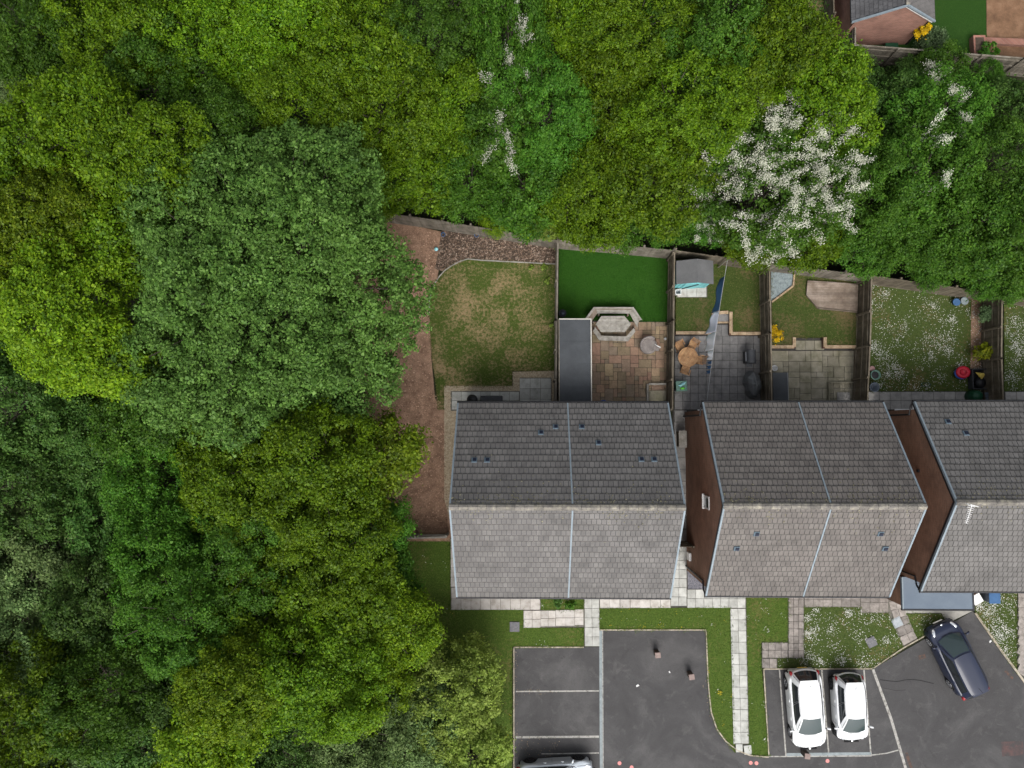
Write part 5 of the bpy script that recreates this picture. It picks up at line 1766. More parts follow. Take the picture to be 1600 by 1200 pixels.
MB().box(((a.x + b.x) / 2, (a.y + b.y) / 2, 0.55), (b.x - a.x - 0.06, a.y - b.y - 0.06, 1.02)).build('box_body', 'dark_plastic', t, bevel=0.02)
MB().box(((a.x + b.x) / 2, (a.y + b.y) / 2, 1.08), (b.x - a.x, a.y - b.y, 0.06)).build('box_lid', 'felt_dark', t, bevel=0.015)
MB().beam((b.x + 0.01, a.y, 1.08), (b.x + 0.01, b.y, 1.08), 0.02, 0.05).build('lid_trim', 'wire', t)
c = at(1211, 575, 0.4)
t = thing('white_bucket', 'white bucket above the dark store on the mossy patio', 'bucket', (c.x, c.y, 0.05))
MB().lathe([(0.11, 0), (0.15, 0.28), (0.165, 0.3), (0.14, 0.29), (0.1, 0.04)], n=16).build('bucket_body', 'white_plastic', t, False, True)
MB().tube([(0.16 * math.cos(a_ / 8 * math.pi), 0.03, 0.29 + 0.1 * math.sin(a_ / 8 * math.pi)) for a_ in range(9)], 0.008, 5).build('bucket_handle', 'wire', t, False)
t = thing('corner_planting_frame', 'low mossy kerbed corner in the lower right of the stone patio', 'raised bed', at(1314, 612))
fp = atl([(1295, 640), (1295, 598), (1336, 598)], 0.16)
MB().beam(fp[0], fp[1], 0.07, 0.14).build('bed_kerb', 'slab_moss', t)
MB().beam(fp[1] + Vector((0.05, 0, 0)), fp[2], 0.07, 0.14).build('bed_kerb', 'slab_moss', t)
q = at(1318, 622, 0.1)
MB().box((q.x, q.y, 0.11), (0.7, 0.62, 0.05)).build('bed_paver', 'slab_mid', t)

# fifth garden clutter
def potlike(name, lab, cat, px, z, prof, mat, n=16, **kw):
    c = at(*px, z)
    t = thing(name, lab, cat, (c.x, c.y, 0.03))
    MB().lathe(prof, n=n, **kw).build(name.split('_')[-1] + '_body', mat, t, False, True)
    return t


t = potlike('toy_tub', 'red and blue round play tub on the daisy lawn', 'toy', (1503, 583), 0.3, [(0.26, 0), (0.32, 0.2), (0.33, 0.24), (0.28, 0.24)], 'blue_plastic', 18, sx=1.15)
MB().lathe([(0.33, 0.24), (0.34, 0.30), (0.24, 0.36), (0.14, 0.30), (0.02, 0.28)], (0.06, 0.05, 0), 18, sx=1.15).build('tub_seat', 'red_plastic', t, False, True)
MB().tube([(0.06 + 0.17 * math.cos(k * math.pi / 4), 0.05 + 0.14 * math.sin(k * math.pi / 4), 0.36) for k in range(9)], 0.03, 6, False).build('tub_ring', 'red_plastic', t, False, True)
c = at(1531, 592, 0.4)
t = thing('black_crate', 'black open crate with a yellow cloth in it, left of the far fence', 'crate', (c.x, c.y, 0.03), 0.0)
MB().box((0, 0, 0.03), (0.78, 1.05, 0.04)).build('crate_base', 'black_plastic', t, False)
for x, y, sx, sy in ((0, .53, .82, .04), (0, -.53, .82, .04), (.4, 0, .04, 1.02), (-.4, 0, .04, 1.02)):
    MB().box((x, y, 0.22), (sx, sy, 0.42)).build('crate_side', 'dark_plastic', t, False)
mb = MB()
mb.v = [(-0.25, 0.35, 0.40), (0.2, 0.30, 0.42), (0.28, 0.22, 0.38), (0.1, -0.05, 0.36), (-0.02, 0.1, 0.46), (-0.1, 0.25, 0.48)]
mb.f = [(0, 5, 1), (1, 5, 4), (1, 4, 2), (2, 4, 3), (3, 4, 0), (0, 4, 5)]
o = mb.build('yellow_cloth', 'yellow_cloth', t, False)
MB().lathe([(0.05, 0.05), (0.28, 0.1), (0.30, 0.3), (0.15, 0.42), (0.02, 0.44)], (0.1, -0.2, 0), 14).build('black_sack', 'black_plastic', t, False, True)
t = potlike('compost_bin', 'dark green compost bin by the slabs below the black crate', 'bin', (1527, 619), 0.6, [(0.36, 0), (0.33, 0.4), (0.28, 0.62), (0.26, 0.66), (0.02, 0.72)], 'dark_green_plastic', 18)
c = at(1545, 619, 0.5)
t = thing('garden_stool', 'grey metal-framed stool between the green bin and the fence', 'stool', (c.x, c.y, 0.05), 0.1)
for x in (-0.17, 0.17):
    for y in (-0.2, 0.2):
        MB().tube([(x * 1.1, y * 1.1, 0), (x, y, 0.48)], 0.018, 6).build('leg', 'chrome', t, False)
for y in (-0.15, 0, 0.15):
    MB().box((0, y, 0.49), (0.42, 0.12, 0.03)).build('seat_slat', 'grey_tub', t, False)
t = potlike('plant_pot', 'teal-green pot at the lower left of the daisy lawn', 'plant pot', (1367, 586), 0.3, [(0.16, 0), (0.25, 0.34), (0.28, 0.36), (0.22, 0.35), (0.18, 0.2)], 'teal_pot')
MB().lathe([(0.2, 0.28), (0.01, 0.3)], n=16).build('soil', 'black_plastic', t, False)
t = potlike('plant_pot', 'small pink pot above the teal-green one by the fence', 'plant pot', (1362, 576), 0.2, [(0.09, 0), (0.13, 0.22), (0.15, 0.24), (0.11, 0.23)], 'pink_pot')
MB().lathe([(0.11, 0.2), (0.01, 0.21)], n=16).build('soil', 'bark_bed', t, False)
t = potlike('washing_tub', 'grey-blue round tub on the slabs by the daisy lawn fence', 'tub', (1366, 605), 0.4, [(0.19, 0), (0.24, 0.4), (0.27, 0.42), (0.22, 0.41), (0.17, 0.05)], 'grey_tub')
t = potlike('plant_pot', 'dark blue pot at the top right of the daisy lawn', 'plant pot', (1494, 472), 0.25, [(0.12, 0), (0.19, 0.25), (0.21, 0.27), (0.16, 0.26)], 'cloth_navy')
MB().lathe([(0.16, 0.22), (0.01, 0.23)], n=16).build('soil', 'black_plastic', t, False)
t = potlike('plant_pot', 'pale grey pot beside the dark blue one on the daisy lawn', 'plant pot', (1507, 470), 0.25, [(0.13, 0), (0.2, 0.22), (0.22, 0.24), (0.17, 0.23)], 'slate_pale')
MB().lathe([(0.17, 0.2), (0.01, 0.21)], n=16).build('soil', 'bark_bed', t, False)
c = at(1446, 601, 0.02)
t = thing('garden_hose', 'dark green hose coil lying at the bottom of the daisy lawn', 'hose', (c.x, c.y, 0.04))
MB().tube([(0.28 * math.cos(k * 0.5) * (1 - 0.004 * k), 0.10 * math.sin(k * 0.5), 0.02 + 0.0012 * k) for k in range(40)], 0.018, 6).build('hose_coil', 'dark_green_plastic', t, False, True)

# bollards on the car park
for px, rz, lab in (((1028, 1024), 0.1, 'square brown-topped bollard, left of the two in the open tarmac'), ((1081, 1058), 0.15, 'square brown-topped bollard, right of the two in the open tarmac'), ((1262, 1182), -0.1, 'square brown-topped bollard at the nose of the left white car')):
    c = at(*px, 0.62)
    t = thing('bollard', lab, 'bollard', (c.x, c.y, 0.0), rz, 'parking bollards')
    MB().box((0, 0, 0.29), (0.24, 0.24, 0.58)).build('post', 'bollard_wood', t, False)
    MB().box((0, 0, 0.6), (0.29, 0.29, 0.05)).build('cap', 'bollard_top', t, False, bevel=0.012)
# scraps of litter
for px, s, lab in (((1046, 1050), 0.06, 'white scrap of litter near the right bollard'), ((996, 1071), 0.09, 'pale scrap of litter in the middle of the open tarmac'), ((1547, 1002), 0.08, 'white scrap by the kerb right of the navy car')):
    c = at(*px)
    t = thing('litter_scrap', lab, 'litter', (c.x, c.y, 0.012), random.uniform(0, 3), 'scraps of litter')
    mb = MB(); mb.v = [(-s, -s * .5, 0), (s, -s * .6, 0.01), (s * .7, s * .6, 0.0), (-s * .6, s * .5, 0.015), (0, 0, 0.035)]
    mb.f = [(0, 1, 4), (1, 2, 4), (2, 3, 4), (3, 0, 4)]
    mb.build('paper', 'white_plastic', t, False)


# ------------------------------------------------------------------ cars
def smooth(x, a, b):
    u = max(0.0, min(1.0, (x - a) / (b - a)))
    return u * u * (3 - 2 * u)


def interp(x, tab):
    if x <= tab[0][0]: return tab[0][1]
    for (x0_, y0_), (x1_, y1_) in zip(tab[:-1], tab[1:]):
        if x <= x1_:
            f = (x - x0_) / (x1_ - x0_)
            f = f * f * (3 - 2 * f)
            return y0_ + (y1_ - y0_) * f
    return tab[-1][1]


def car(label, loc, heading, L, W, H, wb, paint, belt, roofx, glassx, rim='alloy', mirror=True, group='parked cars', rear_dark=False, fx=0.0):
    """+y is the nose. belt: [(t, z)] t 0 tail..1 nose; roofx: roof panel span (t0,t1); glassx: base of rear and front glass (t0,t1)"""
    root = thing('parked_car', label, 'car', loc, heading, group)
    hw = W / 2
    yw = [-wb / 2 + fx, wb / 2 + fx]
    rw = 0.30
    n = 49
    def width(t_):
        u = abs(2 * t_ - 1)
        return hw * (1 - 0.30 * max(0, (u - 0.72) / 0.28) ** 2.2 - 0.02 * u)
    def low(y):
        z = 0.2 + 0.10 * smooth(abs(y), L / 2 - 0.35, L / 2)
        for c_ in yw:
            d = abs(y - c_)
            if d < 0.37:
                z = max(z, 0.30 + math.sqrt(0.37 ** 2 - d * d))
        return z
    prof_n = 9
    mb = MB()
    half = []
    for i in range(n):
        t_ = i / (n - 1)
        y = -L / 2 + L * t_
        w = width(t_)
        zb = interp(t_, belt)
        zl = min(low(y), zb - 0.1)
        end = max(0.0, (abs(2 * t_ - 1) - 0.93) / 0.07)
        rowp = [(w * 0.985, zl), (w, zl + (zb - zl) * 0.3), (w, zl + (zb - zl) * 0.6), (w * 0.985, zl + (zb - zl) * 0.85), (w * 0.945, zb - 0.012), (w * 0.86, zb + 0.02), (w * 0.6, zb + 0.038), (w * 0.3, zb + 0.046), (0, zb + 0.048)]
        full = rowp + [(-x, z) for x, z in reversed(rowp[:-1])]
        # round the bumper ends in plan
        for x, z in full:
            k = (x / max(w, 1e-3)) ** 2
            zc = (z - zl) / max(zb - zl, 1e-3)
            bulge = -0.10 * k * smooth(abs(2 * t_ - 1), 0.75, 1.0) - 0.06 * end * max(0, zc - 0.55) * 2
            mb.v.append((x, y + (bulge if t_ > 0.5 else -bulge), z))
    m_ = 2 * prof_n - 1
    for i in range(n - 1):
        for k in range(m_ - 1):
            mb.f.append((i * m_ + k, i * m_ + k + 1, (i + 1) * m_ + k + 1, (i + 1) * m_ + k))
    mb.f.append(tuple(range(m_))[::-1]); mb.f.append(tuple(range((n - 1) * m_, n * m_)))
    body = mb.build('body', paint, root, False, True)
    es = body.modifiers.new('split', 'EDGE_SPLIT'); es.split_angle = R(38)
    MB().box((0, 0, 0.34), (W * 0.86, L * 0.9, 0.3)).build('underbody', 'underbody', root, False)
    # greenhouse
    g0, g1 = -L / 2 + L * glassx[0], -L / 2 + L * glassx[1]
    r0_, r1_ = -L / 2 + L * roofx[0], -L / 2 + L * roofx[1]
    bw_, tw_ = hw * 0.885, hw * 0.61
    def zbelt(y):
        return interp((y + L / 2) / L, belt) + 0.015
    def pt(u, v, side):
        """side patches; u along, v 0 belt..1 roof"""
        if side in 'lr':
            s = -1 if side == 'l' else 1
            yb_ = g0 + (g1 - g0) * u; yt = r0_ + (r1_ - r0_) * u
            e = abs(2 * u - 1)
            xb = bw_ * (1 - 0.10 * e ** 3); xt = tw_ * (1 - 0.10 * e ** 4)
            x = xb + (xt - xb) * v + 0.03 * math.sin(math.pi * v)
            return (s * x, yb_ + (yt - yb_) * v, zbelt(yb_) + (H - 0.05 - zbelt(yb_)) * v)
        if side in 'fb':
            yb_, yt = (g1, r1_) if side == 'f' else (g0, r0_)
            s = 1 if side == 'f' else -1
            xb, xt = bw_ * 0.90, tw_ * 0.90
            c_ = 1 - (2 * u - 1) ** 2
            x = (2 * u - 1) * (xb + (xt - xb) * v)
            return (x, yb_ + (yt - yb_) * v + s * c_ * (0.16 * (1 - v) + 0.06 * v), zbelt(yb_) + (H - 0.05 - zbelt(yb_)) * v + 0.03 * math.sin(math.pi * v))
        x = (2 * u - 1); y = r0_ + (r1_ - r0_) * v
        e = abs(2 * v - 1)
        c_ = 1 - x * x
        return (x * tw_ * (1 - 0.10 * e ** 4), y + (0.06 * c_ * (1 if v > 0.5 else -1) * e ** 2), H - 0.05 + 0.05 * (1 - x ** 4) * (1 - 0.5 * e ** 4))
    def patch(side, u0, u1, v0, v1, nu, nv, push=0.0):
        mb = MB()
        P_ = [[Vector(pt(u0 + (u1 - u0) * i / nu, v0 + (v1 - v0) * j / nv, side)) for j in range(nv + 1)] for i in range(nu + 1)]
        for i in range(nu + 1):
            for j in range(nv + 1):
                a_ = P_[min(i + 1, nu)][j] - P_[max(i - 1, 0)][j]; b_ = P_[i][min(j + 1, nv)] - P_[i][max(j - 1, 0)]
                nn_ = a_.cross(b_).normalized() if side in 'rb' else b_.cross(a_).normalized()
                if side == 't': nn_ = a_.cross(b_).normalized()
                if side in 'lr' and nn_.x * (1 if side == 'r' else -1) < 0: nn_ = -nn_
                if side in 'fb' and nn_.y * (1 if side == 'f' else -1) < 0 and abs(nn_.y) > 0.02: nn_ = -nn_
                if side == 't' and nn_.z < 0: nn_ = -nn_
                mb.v.append(P_[i][j] + nn_ * push)
        for i in range(nu):
            for j in range(nv):
                q = (i * (nv + 1) + j, (i + 1) * (nv + 1) + j, (i + 1) * (nv + 1) + j + 1, i * (nv + 1) + j + 1)
                mb.f.append(q if side in 'rbt' else q[::-1])
        if side == 'b' or side == 'r':
            pass
        return mb
    shell = MB()
    for side in 'lrfbt':
        p_ = patch(side, 0, 1, 0, 1, 12, 8)
        shell.add(p_.v, p_.f)
    cab = shell.build('cabin', paint, root, False, True)
    for side in 'lr':
        for (u0, u1) in ((0.13, 0.50), (0.535, 0.90)):
            patch(side, u0, u1, 0.10, 0.86, 8, 4, 0.006).build('side_window', 'car_glass', cab, False, True)
        patch(side, 0.505, 0.53, 0.10, 0.86, 1, 4, 0.008).build('door_pillar', 'underbody', cab, False, True)
    patch('f', 0.05, 0.95, 0.06, 0.93, 10, 6, 0.006).build('windscreen', 'windscreen_glass', cab, False, True)
    patch('b', 0.06, 0.94, 0.12, 0.90, 10, 6, 0.006).build('rear_window', 'car_glass', cab, False, True)
    # wheels
    for y in yw:
        for s in (-1, 1):
            wl_ = MB().lathe([(0.17, -0.09), (0.27, -0.10), (rw, -0.075), (rw, 0.075), (0.27, 0.10), (0.17, 0.09)], (s * (hw - 0.115), y, rw + 0.006), 24, 'y')
            # lathe axis y -> turn so the axle is x
            for i_, p_ in enumerate(wl_.v):
                dx, dy, dz = p_[0] - s * (hw - 0.115), p_[1] - y, p_[2] - rw - 0.006
                wl_.v[i_] = (s * (hw - 0.115) + dy, y + dx, rw + 0.006 + dz)
            w_ = wl_.build('wheel', 'tyre', root, False, True)
            mb = MB()
            xo = s * (hw - 0.022)
            mb.add([(xo - s * 0.03, y + 0.185 * math.cos(k * math.pi / 12), rw + .006 + 0.185 * math.sin(k * math.pi / 12)) for k in range(24)], [tuple(range(24)) if s > 0 else tuple(range(23, -1, -1))])
            mb.build('rim_back', 'dark_alloy', w_, False)
            for k in range(5):
                a_ = 2 * math.pi * k / 5 + 0.3
                MB().beam((xo, y, rw), (xo - s * 0.008, y + 0.185 * math.cos(a_), rw + 0.185 * math.sin(a_)), 0.02, 0.055, (s, 0, 0)).build('spoke', rim, w_, False)
            MB().tube([(xo - s * 0.005, y + 0.185 * math.cos(k * math.pi / 10), rw + 0.006 + 0.185 * math.sin(k * math.pi / 10)) for k in range(21)], 0.016, 5, False).build('rim', rim, w_, False, True)
    # lamps, plates, mirrors, handles, seams
    for s in (-1, 1):
        zt_ = interp(0.03, belt)
        o = MB().lathe([(0.01, -0.14), (0.08, -0.1), (0.10, 0.0), (0.08, 0.1), (0.01, 0.14)], (0, 0, 0), 10).build('tail_light', 'tail_red', root, False, True)
        o.location = (s * (hw * 0.73), -L / 2 + 0.24, zt_ - 0.015); o.scale = (1.1, 2.2, 1.0); o.rotation_euler = (0.25, 0, s * 0.5)
        zh = interp(0.93, belt)
        o = MB().lathe([(0.01, -0.17), (0.07, -0.12), (0.085, 0.0), (0.07, 0.12), (0.01, 0.17)], (0, 0, 0), 10).build('headlight', 'headlamp', root, False, True)
        o.location = (s * hw * 0.66, L / 2 - 0.34, zh + 0.0); o.rotation_euler = (R(76), 0, s * 0.42); o.scale = (1.15, 0.8, 1.2)
        if mirror:
            ym = g1 - 0.18
            q = MB().lathe([(0.01, -0.10), (0.06, -0.08), (0.075, 0.0), (0.06, 0.08), (0.01, 0.10)], (0, 0, 0), 10).build('mirror', paint, root, False, True)
            q.location = (s * (hw + 0.09), ym, zbelt(ym) + 0.06); q.rotation_euler = (0, R(90), s * 0.35); q.scale = (0.9, 0.75, 1.1)
            MB().beam((s * (hw - 0.08), ym, zbelt(ym) + 0.02), (s * (hw + 0.05), ym, zbelt(ym) + 0.05), 0.05, 0.03).build('mirror_arm', 'underbody', root, False)
        for yy in (-0.12 * L, 0.10 * L):
            MB().box((s * (hw + 0.006), yy, interp(0.5, belt) - 0.14), (0.025, 0.16, 0.025)).build('door_handle', paint, root, False, bevel=0.006)
        for yy in (-0.03 * L, 0.21 * L):
            MB().box((s * (hw - 0.004), yy, 0.55), (0.012, 0.010, interp(0.5, belt) - 0.5)).build('door_seam', 'underbody', root, False)
        # bonnet seam
        mb_ = MB().tube([(s * hw * 0.70, L / 2 - 0.36, interp(0.91, belt) + 0.036), (s * hw * 0.74, L / 2 - 0.7, interp(0.83, belt) + 0.031), (s * hw * 0.76, g1 + 0.04, zbelt(g1) + 0.012)], 0.007, 4)
        mb_.build('bonnet_seam', 'underbody', root, False)
        MB().tube([(s * 0.05, g1 + 0.15, zbelt(g1) + 0.035), (s * 0.33, g1 + 0.10, zbelt(g1) + 0.05)], 0.009, 4).build('wiper', 'underbody', root, False)
    MB().box((0, L / 2 + 0.008, 0.45), (0.5, 0.012, 0.11)).build('number_plate', 'plate_white', root, False)
    MB().box((0, -L / 2 - 0.008, 0.55), (0.5, 0.012, 0.11)).build('number_plate', 'plate_yellow', root, False)
    MB().box((0, L / 2 - 0.02, 0.58), (0.9 * hw, 0.06, 0.10)).build('grille', 'underbody', root, False)
    MB().tube([(0.0, r0_ + 0.22, H - 0.02), (0.0, r0_ + 0.16, H + 0.05), (0, r0_ + 0.04, H + 0.16)], 0.008, 5).build('roof_aerial', 'underbody', root, False)
    MB().lathe([(0.045, 0), (0.05, 0.01), (0.01, 0.016)], (0, L / 2 - 0.10, interp(0.97, belt) + 0.05), 12).build('badge', 'chrome', root, False)
    # spoiler lip over the rear window
    MB().box((0, r0_ - 0.05, H - 0.05), (tw_ * 1.7, 0.16, 0.025)).build('spoiler', paint, root, False, bevel=0.01)
    return root


def place(px_rear, px_front, z):
    a_, b_ = at(*px_rear, z), at(*px_front, z)
    d = b_ - a_
    return (a_ + b_) / 2, math.atan2(-d.x, d.y), d.length


BELT_H = [(0, 0.70), (0.04, 0.86), (0.10, 0.93), (0.3, 0.95), (0.62, 0.93), (0.72, 0.92), (0.9, 0.78), (0.97, 0.68), (1, 0.55)]
# left white car: wheels on the left side fix its place
def car_from_wheels(rear_px, front_px, W, z=0.3):
    """the visible side's wheel centres -> car centre and heading"""
    a_, b_ = at(*rear_px, z), at(*front_px, z)
    d = (b_ - a_); wb = d.length; d.normalize()
    return a_, b_, d, wb


def car_place(rear_px, front_px, W, side):
    a_, b_, d, wb = car_from_wheels(rear_px, front_px, W)
    right = Vector((d.y, -d.x, 0))                    # the car's own right-hand side
    c_ = (a_ + b_) / 2 + right * (W / 2 - 0.08) * (-side)
    return (c_.x, c_.y, 0.012), math.atan2(-d.x, d.y), wb


# side=+1: the wheels we see are on the car's right-hand side
l_, h_, wb_ = car_place((1228.5, 1066), (1235, 1143), 1.74, 1)
car('white hatchback with red tail lights, left of the two white cars', l_, h_, 4.12, 1.74, 1.46, wb_, 'paint_white', BELT_H, (0.12, 0.53), (0.03, 0.77))
l_, h_, wb_ = car_place((1299, 1066), (1303.5, 1139), 1.62, 1)
car('small silver-white city car, right of the two white cars', l_, h_, 3.46, 1.62, 1.46, wb_, 'paint_white_b', [(0, 0.66), (0.05, 0.84), (0.12, 0.92), (0.35, 0.95), (0.66, 0.93), (0.76, 0.92), (0.92, 0.78), (1, 0.58)], (0.09, 0.55), (0.015, 0.80), rim='dark_alloy')
l_, h_, wb_ = car_place((1484, 1067.5), (1452.5, 1003), 1.72, -1)
car('dark navy hatchback parked askew below the blue porch roof', l_, h_, 4.02, 1.72, 1.47, wb_, 'paint_navy', BELT_H, (0.11, 0.60), (0.02, 0.82))
l_, h_, wb_ = car_place((828, 1189), (904, 1184.5), 1.74, -1)
car('silver-blue car at the bottom edge, cut by the frame', l_, h_, 4.15, 1.74, 1.46, wb_, 'paint_silver', BELT_H, (0.12, 0.53), (0.03, 0.77), rim='dark_alloy')


# ------------------------------------------------------------------ trees and shrubs
def crown_arrays(R_, hz, n_puff, puff_r, per_puff, leaf, seed, low=-0.25, lobes=7, droop=0.0, gap=0.45, fill=0.12):
    """Leaf quads of a crown centred at the origin: boughs -> puffs of leaves -> leaves.
    R_ radius, hz half height. Returns V (n,4,3), puff centres, outward directions."""
    global rng
    keep = rng
    rng = np.random.default_rng(seed)
    # bough directions make an uneven outline
    lob = unit(np.column_stack([rng.normal(size=(lobes, 2)), rng.uniform(-0.1, 1.0, lobes)]))
    amp = rng.uniform(0.14, 0.42, lobes)
    C = []
    D = []
    tries = 0
    while len(C) < n_puff and tries < n_puff * 40:
        tries += 1
        d = rng.normal(size=3)
        d /= np.linalg.norm(d)
        if d[2] < low:
            continue
        k = 0.70 + min(0.42, float(np.sum(amp * np.exp(-(1 - lob @ d) * (9 if R_ < 5 else 22)))))
        rr = k * (rng.uniform(0.86, 1.0) if rng.random() < 0.78 else rng.uniform(0.45, 0.85))
        c = d * np.array([R_, R_, hz]) * rr
        c[2] -= droop * (c[0] ** 2 + c[1] ** 2) / R_
        if C:
            A = np.array(C)
            if np.min(np.linalg.norm(A - c, axis=1)) < puff_r * gap:
                continue
        C.append(c); D.append(d)
    C = np.array(C); D = np.array(D)
    np_ = len(C)
    pr = puff_r * np.clip(np.exp(rng.normal(0, 0.36, np_)), 0.5, 2.0)
    cnt = np.maximum(8, (per_puff * (pr / puff_r) ** 1.7)).astype(int)
    idx = np.repeat(np.arange(np_), cnt)
    n = len(idx)
    sq = unit(rng.normal(size=(np_, 3)))[idx]                      # each puff is stretched its own way
    dirs = unit(rng.normal(size=(n, 3)) + D[idx] * 0.7 + np.array([0, 0, 0.7]))
    rad = pr[idx] * rng.uniform(0.35, 1.15, n)
    off = dirs * rad[:, None] * np.array([1, 1, 0.8])
    off += sq * (np.sum(off * sq, axis=1) * 0.45)[:, None]
    P_ = C[idx] + off
    N = dirs * 0.5 + np.array([0, 0, 0.5]) + rng.normal(size=(n, 3)) * 0.45
    # loose leaves between the puffs
    m = int(n * fill)
    if m:
        j = rng.integers(0, np_, m)
        P2 = C[j] * rng.uniform(0.84, 1.0, m)[:, None] + rng.normal(size=(m, 3)) * puff_r * 1.0 - np.array([0, 0, puff_r * 0.6])
        N2 = np.array([0, 0, 1.0]) + rng.normal(size=(m, 3)) * 0.5
        P_ = np.concatenate([P_, P2]); N = np.concatenate([N, N2])
    L = leaf * np.clip(np.exp(rng.normal(0, 0.3, len(P_))), 0.45, 1.9)
    V = leaf_quads(P_, N, L, L * rng.uniform(0.45, 0.8, len(P_)))
    rng = keep
    return V, C, D


def trunk_mesh(name, base_z, C, R_, seed, mat):
    """tapered trunk from -base_z up into the crown, with limbs to a choice of puffs"""
    rs = random.Random(seed)
    mb = MB()
    r0 = 0.10 + 0.035 * R_
    top = 0.25 * R_
    mb.tube([(0, 0, -base_z), (0.05, 0.03, -base_z * 0.6), (-0.04, 0.06, -base_z * 0.25), (0.0, 0.0, top)], [r0 * 1.25, r0, r0 * 0.85, r0 * 0.35], 8)
    ids = list(range(len(C)))
    rs.shuffle(ids)
    for i in ids[:16]:
        c = Vector(C[i]) * 0.96
        z0 = rs.uniform(-0.45, 0.1) * min(base_z, R_)
        st = Vector((0, 0, z0))
        mid = st.lerp(c, 0.5) + Vector((rs.uniform(-.2, .2), rs.uniform(-.2, .2), 0.12 * R_))
        mb.tube([st, st.lerp(mid, 0.6), mid, c], [r0 * 0.32, r0 * 0.22, r0 * 0.13, r0 * 0.04], 5, False)
    for i in ids[16:16 + int(10 * R_)]:
        c = Vector(C[i])
        q = c * 0.7 + Vector((rs.uniform(-.3, .3), rs.uniform(-.3, .3), 0))
        mb.tube([q, q.lerp(c, 0.6), c * 1.05 + Vector((0, 0, 0.1))], [0.03, 0.02, 0.006], 4, False)
    return mb.mesh(name, mat, True)


# species: leaf material, puff radius, leaf length, leaves per puff, puff density per m2 of crown, half height factor
SPEC = {
    'maple':  dict(mat='leaf_maple', puff=0.33, leaf=0.105, per=135, dens=5.6, hz=1.0, bark='bark'),
    'lime':   dict(mat='leaf_lime', puff=0.35, leaf=0.108, per=140, dens=5.4, hz=1.05, bark='bark'),
    'green':  dict(mat='leaf_green', puff=0.31, leaf=0.098, per=130, dens=6.0, hz=1.0, bark='bark'),
    'dark':   dict(mat='leaf_dark', puff=0.31, leaf=0.105, per=125, dens=5.8, hz=1.0, bark='bark'),
    'ash':    dict(mat='leaf_ash', puff=0.27, leaf=0.105, per=75, dens=11.0, hz=0.62, bark='bark'),
    'willow': dict(mat='leaf_willow', puff=0.28, leaf=0.095, per=120, dens=6.2, hz=0.9, bark='bark'),
    'pale':   dict(mat='leaf_pale', puff=0.28, leaf=0.115, per=85, dens=6.2, hz=0.9, bark='bark'),
    'thorn':  dict(mat='leaf_green', puff=0.30, leaf=0.10, per=140, dens=5.2, hz=0.70, bark='bark'),
}
PROTO = {}


def proto(sp, size, var):
    key = (sp, size, var)
    if key in PROTO:
        return PROTO[key]
    s = SPEC[sp]
    hz = size * s['hz']
    area = 2 * math.pi * size * size * 0.9
    seed = (list(SPEC).index(sp) * 100 + int(size * 10) * 7 + var)
    V, C, D = crown_arrays(size, hz, int(area * s['dens']), s['puff'], s['per'], s['leaf'], seed, lobes=(9 + int(size * 2)) if size < 5 else 24)
    cm = quads_mesh('crown', V, s['mat'])
    PROTO[key] = (cm, C, D, hz)
    return PROTO[key]


TRUNKS = {}


def tree(px, r_px, sp, top, label, sx=1.0, sy=1.0, blossom=0.0, name='tree', cat='tree', group=None, var=None, rot=None, size=None, trail=None):
    """px, r_px: crown centre and radius as surveyed; top: height of the crown's top in metres"""
    # first guess of radius at crown height
    zc = top * 0.72
    R_ = r_px * (CAM_H - zc) / FPX
    if size is None:
        size = min((1.6, 2.2, 2.9), key=lambda q: abs(math.log(q / R_)))
    var = random.randrange(2) if var is None else var
    cm, C, D, hz = proto(sp, size, var)
    k = R_ / size
    zc = max(top - hz * k, 0.45 * top)
    c = at(*px, zc)
    rz = random.uniform(0, 6.28) if rot is None else rot
    t = thing(name, label, cat, (c.x, c.y, 0), rz, group)
    cr_ = link('crown', cm, t)
    cr_.location = (0, 0, zc)
    cr_.scale = (k * sx, k * sy, k * random.uniform(0.92, 1.08))
    tk = (sp, size, var, round(zc / k, 0))
    if tk not in TRUNKS:
        TRUNKS[tk] = trunk_mesh('trunk', zc / k + 0.1, C, size, hash(tk[1:]) % 1000, SPEC[sp]['bark'])
    tr = link('trunk', TRUNKS[tk], t)
    tr.location = (0, 0, zc)
    tr.scale = (k * sx, k * sy, k)
    if blossom:
        ca, sa = math.cos(rz), math.sin(rz)
        w = (lambda q: abs(q[0] * ca - q[1] * sa - trail[0] * size) < trail[1] * size) if trail else None
        add_blossom(t, C, D, k, zc, sx, sy, blossom, where=w)
    return t


def add_blossom(t, C, D, k, zc, sx, sy, frac, per=240, where=None, mat='blossom_white'):
    n = len(C)
    up = D[:, 2] > 0.05
    ids = np.where(up)[0]
    if where is not None:
        ids = np.array([i for i in ids if where(C[i])])
    pick = ids[rng.random(len(ids)) < frac]
    idx = np.repeat(pick, per)
    m_ = len(idx)
    if m_ == 0:
        return
    # sprays: flowers strung along short twigs
    tw = unit(rng.normal(size=(n, 3)) + D * 0.8)[idx]
    s = rng.uniform(-0.3, 0.7, m_)[:, None]
    P_ = C[idx] * 1.02 + tw * s + rng.normal(size=(m_, 3)) * 0.085 + D[idx] * 0.22
    N = rng.normal(size=(m_, 3)) * 0.5 + np.array([0, 0, 0.9])
    L = rng.uniform(0.028, 0.062, m_)
    o = link('blossom', quads_mesh('blossom', leaf_quads(P_, N, L, L * 0.85), mat), t)
    o.location = (0, 0, zc)
    o.scale = (k * sx, k * sy, k)


random.seed(21)
